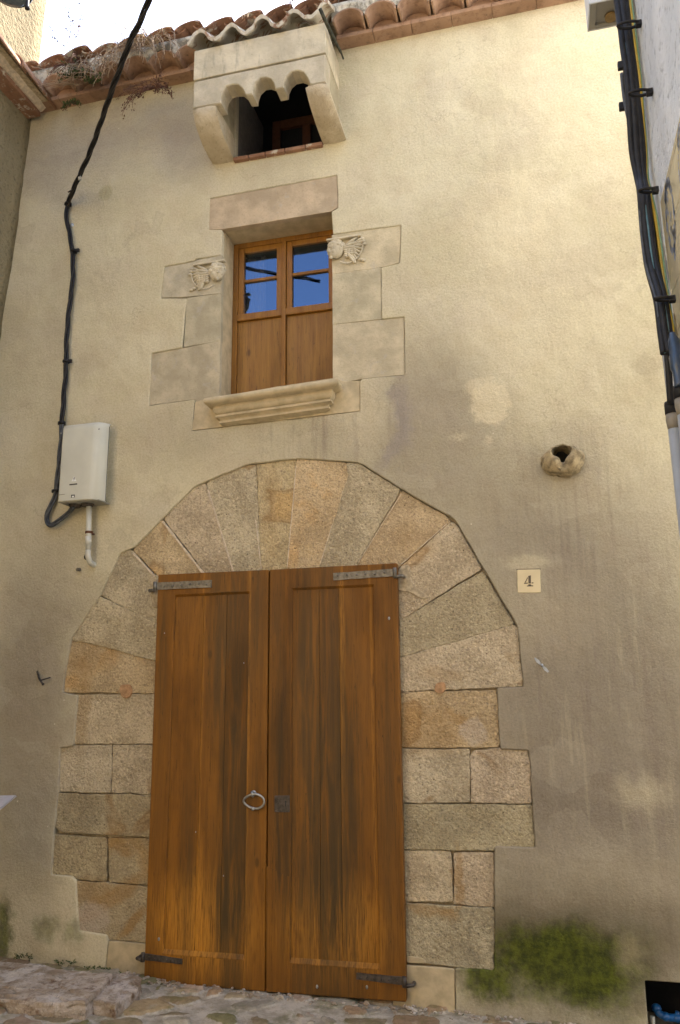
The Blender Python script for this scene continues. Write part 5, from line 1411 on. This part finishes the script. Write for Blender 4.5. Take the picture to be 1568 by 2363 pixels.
def junction():
    Y = -1.55; j = thing('junction_box', at(1390, 75, Y), 'white junction box with an open grey underside, at the top right by the cables', 'junction box')
    a, b = at(1356, 75.5, Y - 0.06), at(1424, 67, Y - 0.06); zb = (a.z + b.z) / 2
    x0, x1 = a.x, a.x + 0.118; y0, y1 = Y - 0.06, Y + 0.10
    x0 = at(1357, 75, Y + 0.1).x if False else x0
    bm = BM(); T = 0.006; H = 0.30
    # walls of the case, hollow below
    yN = -1.76; yF = -1.60
    zf = Z(1355, 74, yF); x0 = X(1355, 74, yF); x1 = XR - 0.012
    for q in ((x0, x0 + T, yN, yF, zf, zf + H), (x1 - T, x1, yN, yF, zf, zf + H), (x0 + T, x1 - T, yF - T, yF, zf, zf + H), (x0 + T, x1 - T, yN, yN + T, zf, zf + H), (x0, x1, yN, yF, zf + H, zf + H + T)):
        box(bm, *q, 0.0015)
    obj('case', bm, MT['boxwhite'], j)
    bm = BM(); box(bm, x0 + T, x1 - T, yN + T, yF - T, zf + 0.012, zf + 0.02)
    for q in ((x0 + T, x0 + 0.034, yN + T, yF - T, zf + 0.001, zf + 0.012), (x0 + 0.034, x1 - T, yF - 0.026, yF - T, zf + 0.001, zf + 0.012)): box(bm, *q, 0.002)
    obj('underside', bm, MT['boxgrey'], j)
    bm = BM(); g = Vector((at(1408, 30, yF - 0.06).x, yF - 0.06, zf + 0.008)); tube(bm, [g, g + Vector((0, 0, -0.014))], 0.026, 16); obj('cable_gland', bm, MT['brass'], j)
junction()

def tile_plaque():
    x = XR - 0.012
    y0 = at(1523, 466, x, 0).y; z1 = at(1523, 466, x, 0).z; z0 = z1 - 0.60; y1 = y0 - 0.62
    p = thing('tile_plaque', (x, (y0 + y1) / 2, z0), 'cream glazed ceramic tile plaque with a blue floral motif, on the white wall', 'tile plaque')
    n = 3; s = 0.206
    bm = BM()
    for i in range(n):
        for k in range(3): box(bm, x, XR + 0.004, y0 - s * (i + 1) + 0.001, y0 - s * i - 0.001, z1 - s * (k + 1) + 0.001, z1 - s * k - 0.001, 0.003)
    obj('tiles', bm, MT['tilecream'], p)
    bm = BM(); box(bm, x + 0.004, XR + 0.003, y1 - 0.006, y0 + 0.006, z0 - 0.02, z1 + 0.006); obj('mortar_edge', bm, MT['white'], p)
    bm = BM(); rnd = random.Random(5)
    xs = x - 0.0006
    def dab(y, z, a, b, ang=0.0):
        v = []
        for q in range(10):
            t = 2 * math.pi * q / 10; k = 1 + rnd.uniform(-0.25, 0.25); u, w_ = a * k * math.cos(t), b * k * math.sin(t)
            v.append(bm.verts.new((xs, y + u * math.cos(ang) - w_ * math.sin(ang), z + u * math.sin(ang) + w_ * math.cos(ang))))
        bm.faces.new(v)
    for yc in (y0 - 0.155, y0 - 0.46):
        zc = z1 - 0.16
        for i in range(34):
            t = 2 * math.pi * i / 34
            if rnd.random() < 0.85: dab(yc + 0.075 * math.cos(t) + rnd.uniform(-.006, .006), zc + 0.135 * math.sin(t), rnd.uniform(.008, .02), rnd.uniform(.008, .02), t)
        for i in range(22): dab(yc + rnd.uniform(-.05, .05), zc + rnd.uniform(-.10, .12), rnd.uniform(.006, .014), rnd.uniform(.006, .012), rnd.uniform(0, 3))
        dab(yc + 0.03, zc + 0.105, 0.02, 0.018); dab(yc, zc - 0.16, 0.018, 0.02)
    obj('floral_motif', bm, MT['cobalt'], p)
    bm = BM()
    for q in ((y0 - 0.03, y0 - 0.034, z0 + 0.03, z1 - 0.03), (y1 + 0.034, y1 + 0.03, z0 + 0.03, z1 - 0.03)):
        v = [bm.verts.new(a) for a in ((x - 0.0005, q[0], q[2]), (x - 0.0005, q[1], q[2]), (x - 0.0005, q[1], q[3]), (x - 0.0005, q[0], q[3]))]; bm.faces.new(v)
    for zq in (z0 + 0.03, z1 - 0.034):
        v = [bm.verts.new(a) for a in ((x - 0.0005, y1 + 0.035, zq), (x - 0.0005, y0 - 0.035, zq), (x - 0.0005, y0 - 0.035, zq + 0.004), (x - 0.0005, y1 + 0.035, zq + 0.004))]; bm.faces.new(v)
    obj('border_line', bm, MT['manganese'], p)
MT['tilecream'] = simple('cream_glaze', (0.50, 0.43, 0.28), 0.25, var=0.08, scale=5, spec=0.5)
MT['cobalt'] = simple('cobalt_brushwork', (0.16, 0.19, 0.27), 0.3, var=0.6, scale=40)
MT['manganese'] = simple('brown_line', (0.20, 0.11, 0.07), 0.35)
tile_plaque()

def lamp():
    Y = -1.1; c = at(24, -22, Y); r = (at(60, 0, Y) - at(20, 0, Y)).length
    l = thing('street_lamp', c, 'grey-blue rounded lamp on the ochre wall, cut by the top left corner', 'street lamp')
    bm = BM(); prof = [(0.2, 0.30), (0.4, 0.27), (0.75, 0.18), (1.0, 0.07), (1.02, 0.02), (0.97, -0.015), (0.9, -0.02)]; n = 28; rows = []
    zb = c.z - 0.0
    for k, z in prof: rows.append([bm.verts.new((c.x + r * k * math.cos(2 * math.pi * i / n), c.y + r * k * math.sin(2 * math.pi * i / n), zb + z * r * 2.2)) for i in range(n)])
    for a, b in zip(rows, rows[1:]):
        for i in range(n): bm.faces.new((a[i], a[(i + 1) % n], b[(i + 1) % n], b[i])).smooth = True
    bm.faces.new(rows[0])
    obj('lamp_hood', bm, MT['lamp'], l)
    bm = BM(); ball(bm, (c.x, c.y, zb), r * 0.9, r * 0.9, r * 0.28, 20); obj('lamp_glass', bm, MT['lens'], l)
    bm = BM(); k = at(62, 12, Y - 0.0); tube(bm, [k + Vector((0, 0, 0.05)), k + Vector((0, 0, -0.005)), k + Vector((0.006, 0, -0.03))], 0.011, 8); ball(bm, k + Vector((0.004, 0, -0.025)), 0.02, 0.016, 0.013, 8); obj('catch', bm, MT['rubber'], l)
    bm = BM(); tube(bm, spline([Vector((c.x, c.y, zb + 0.25)), Vector((c.x - 0.05, c.y, zb + 0.35)), Vector((-3.95, c.y, zb + 0.35))], 6), 0.02, 10); obj('bracket', bm, MT['lamp'], l)
lamp()

# ================================================================== PLANTS, SLABS, SMALL GROWTH
def slab_rock(name, pts, h, lab, y=0.0):
    """a split stone slab; pts outline its top in picture units"""
    q = [at(a, b, gz(-3) + h, 2) for a, b in pts]
    bm = BM(); n = len(q); c = sum(q, Vector()) / n; rings = []
    sub = [q[i] + (q[(i + 1) % n] - q[i]) * j / 18 for i in range(n) for j in range(18)]
    ks = [0.04 + 0.96 * (i / 26) for i in range(27)]
    steps = [(k, 0) for k in ks] + [(1.012, -0.014), (1.006, -0.028), (1.018, -0.044), (1.01, -0.07), (1.03, -0.11)]
    for k, dz in steps:
        row = []
        for p in sub:
            v = c + (p - c) * k
            r = 1 - abs(mnoise.noise(v * 3.2 + Vector((2, 7, 1)))) * 2
            strata = math.floor((mnoise.noise(Vector((v.x * 2.2, v.y * 3.4, 4))) + 1) * 3.2) / 3.2 * 0.022
            v.z += dz + strata - 0.022 + 0.010 * r + 0.006 * mnoise.noise(v * 17) + 0.003 * mnoise.noise(v * 45)
            if k > 0.93: v += Vector((mnoise.noise(v * 9), mnoise.noise(v * 9 + Vector((5, 5, 5))), 0)) * 0.016 + Vector((mnoise.noise(v * 31), mnoise.noise(v * 31 + Vector((5, 5, 5))), 0)) * 0.007
            row.append(bm.verts.new(v))
        rings.append(row)
    m = len(sub)
    bm.faces.new(rings[0])
    for a, b in zip(rings, rings[1:]):
        for i in range(m): bm.faces.new((a[i], a[(i + 1) % m], b[(i + 1) % m], b[i]))
    tag(obj(name, bm, MT['rock'], smooth=False), lab, 'stone slab', 'stone slabs at the foot of the wall')
slab_rock('stone_slab', [(-60, 2215), (0, 2216), (75, 2228), (150, 2238), (225, 2248), (259, 2254), (250, 2270), (195, 2313), (100, 2312), (0, 2300), (-80, 2296)], 0.06, 'broad pale weathered stone slab at the foot of the wall, left of the door')
slab_rock('stone_slab', [(263, 2254), (300, 2250), (330, 2260), (322, 2278), (285, 2312), (265, 2322), (212, 2313), (232, 2290)], 0.035, 'small dark grey speckled stone slab between the broad slab and the door')

def tuft(name, base, n, length, spread, mat, lab, cat, group=None, droop=1.0, head=None, leafy=False, up=0.4, outw=0.3, leafmat=None, tw=0.0030, ls=0.016):
    rnd = random.Random(hash(lab) % 1000 if False else sum(map(ord, lab)))
    bm = BM(); hb = BM(); lb = BM(); base = Vector(base)
    for i in range(n):
        p = base + Vector((rnd.uniform(-1, 1) * spread, rnd.uniform(-0.5, 0.5) * spread * 0.3, rnd.uniform(-0.3, 0.3) * spread * 0.3))
        d = Vector((rnd.uniform(-1, 1) * 0.8, -outw * rnd.uniform(0.4, 1.4), up * rnd.uniform(0.3, 1.3))); L = length * rnd.uniform(0.5, 1.15); P = [p]; k = 7
        for j in range(k):
            d = d.normalized() + Vector((rnd.uniform(-.25, .25), rnd.uniform(-.12, .12), -0.30 * droop * rnd.uniform(0.6, 1.3)))
            P.append(P[-1] + d.normalized() * L / k)
        tube(bm, P, [tw * (1 - 0.06 * j) for j in range(k + 1)], 3, cap=False)
        if head:
            for j in range(k - head[0], k + 1):
                for _ in range(head[1]):
                    o = Vector([rnd.uniform(-1, 1) * head[2] for _ in range(3)]); s = rnd.uniform(0.4, 1) * head[3]
                    q = P[j] + o; a = Vector([rnd.uniform(-1, 1) for _ in range(3)]).normalized() * s; b = a.orthogonal().normalized() * s * 0.6
                    hb.faces.new([hb.verts.new(x) for x in (q - a, q + b, q + a, q - b)])
        if leafy:
            for j in range(1, k + 1):
                for _ in range(leafy):
                    s = rnd.uniform(0.5, 1) * ls; a = Vector((rnd.uniform(-1, 1), rnd.uniform(-1, .3), rnd.uniform(-.6, .8))).normalized() * s; b = a.orthogonal().normalized() * s * 0.45; q = P[j] + a
                    lb.faces.new([lb.verts.new(x) for x in (q - a, q + b, q + a, q - b)])
    t = thing(name, base, lab, cat, group)
    obj('stems', bm, MT[mat], t)
    if head: obj('seed_heads', hb, MT['drydark'], t)
    else: hb.free()
    if leafy: obj('leaves', lb, MT[leafmat or 'leaf'], t)
    else: lb.free()
    return t
YE = -0.27
G = 'weeds growing along the eave'
tuft('dry_weed', at(325, 108, YE), 85, 0.42, 0.15, 'dry', 'thick hanging tuft of dry straw-coloured weeds on the eave, right of the cable', 'weed', G, droop=1.5, head=(2, 1, 0.012, 0.007), up=0.6, outw=0.25)
tuft('dry_weed', at(352, 205, YE + 0.05), 30, 0.26, 0.05, 'drydark', 'brown dangling clump of seed heads below the eave, right of the cable', 'weed', G, droop=0.9, head=(3, 4, 0.018, 0.011), up=0.1)
tuft('dry_weed', at(225, 150, YE), 55, 0.26, 0.22, 'dry', 'wide thin tuft of dry weeds on the eave, just left of the cable', 'weed', G, droop=1.5, head=(1, 1, 0.01, 0.006), up=0.3)
tuft('dry_weed', at(200, 185, YE + 0.06), 26, 0.26, 0.20, 'dry', 'reddish dry runners along the brick course of the eave', 'weed', G, droop=0.35, up=0.1)
tuft('dry_weed', at(172, 150, YE), 30, 0.22, 0.07, 'drydark', 'dark matted dry weed on the eave above the green fern', 'weed', G, droop=1.2, head=(1, 1, 0.01, 0.007), up=0.3)
tuft('tall_weed', at(172, 128, YE), 5, 0.42, 0.03, 'drydark', 'tall upright dry weed standing against the sky on the left eave', 'weed', G, droop=-0.25, head=(4, 4, 0.022, 0.012), up=1.6, outw=0.05)
tuft('green_fern', at(180, 178, YE + 0.04), 20, 0.15, 0.04, 'leaf', 'small bright green fern under the left end of the roof tiles', 'weed', G, droop=0.5, leafy=3, up=0.3)
tuft('green_fern', at(172, 236, -0.11), 12, 0.12, 0.03, 'leaf', 'small green and brown fern hanging from the brick course, lowest on the eave', 'weed', G, droop=0.9, leafy=2, up=0.1, head=(1, 3, 0.015, 0.009))
tuft('green_fern', at(222, 190, YE + 0.05), 7, 0.10, 0.03, 'leaf', 'faint green fern sprig on the eave close to the cable', 'weed', G, droop=0.5, leafy=2, up=0.3)
tuft('dry_weed', at(666, 12, -0.33), 12, 0.16, 0.05, 'drydark', 'dark dry weed on the roof above the stone box, topmost', 'weed', G, droop=0.2, head=(3, 3, 0.02, 0.012), up=1.2, outw=0.1)
tuft('dry_weed', at(565, 40, -0.40), 6, 0.10, 0.03, 'dry', 'few thin dry stalks on the small roof of the stone box', 'weed', G, droop=0.2, up=1.2, outw=0.1)
def stick():
    P = [at(738, 20, -0.50), at(752, 52, -0.44), at(770, 90, -0.28), at(785, 118, -0.14), at(792, 136, -0.06)]
    bm = BM(); tube(bm, spline(P, 4), [0.013] * 9 + [0.010] * 4 + [0.007] * 4, 7)
    tag(obj('old_wire', bm, MT['wirec'], base=P[-1]), 'dark lichen-grown strip running down the right edge of the small tiled roof', 'wire')
MT['wirec'] = simple('lichen_black', (0.05, 0.05, 0.035), 0.9, var=0.6, bump=0.7, scale=30)
stick()
GB = 'weeds at the foot of the wall'
for i, (x, y, n_, s_, lab) in enumerate(((225, 2236, 14, 0.06, 'low green weeds in the crack beside the base stone left of the door'), (290, 2250, 10, 0.04, 'small moss tuft on the joint just left of the door foot'), (60, 2210, 14, 0.06, 'small green weeds at the wall foot by the left edge'),
                                         (962, 2339, 12, 0.03, 'small green weed at the wall foot, nearest the right hinge'), (986, 2345, 12, 0.03, 'small green weed at the wall foot, second right of the door'), (1075, 2352, 10, 0.04, 'small green weed at the foot of the mossy wall'), (160, 2222, 12, 0.07, 'row of small weeds along the slab under the moss spots'))):
    b = at(x, y, -0.012)
    tuft('ground_weed', b, n_, 0.026, s_ * 1.3, 'leaf', lab, 'weed', GB, droop=0.3, leafy=1, up=0.5, tw=0.0015, ls=0.008)

def grit():
    """loose grit and crumbs gathered along the joint of wall and paving"""
    rnd = random.Random(12); bm = BM()
    for i in range(420):
        x = rnd.uniform(-3.9, 0.6); y = -abs(rnd.gauss(0, 0.06)) - 0.012
        if -2.5 < x < -0.9: y -= 0.05
        if -3.7 < x < -2.55: continue
        r = rnd.uniform(0.003, 0.011) * (1.6 if rnd.random() < 0.08 else 1)
        t = BM(); bmesh.ops.create_icosphere(t, subdivisions=1, radius=r)
        for v in t.verts: v.co = Vector((v.co.x * 1.2, v.co.y, v.co.z * 0.7)) * (1 + 0.5 * mnoise.noise(v.co * 200 + Vector((i, 0, 0)))) + Vector((x, y, gz(x) + 0.014 + r * 0.3))
        merge(bm, t)
    tag(obj('gravel', bm, MT['rock'], base=(0, 0, 0)), kind='stuff')
grit()
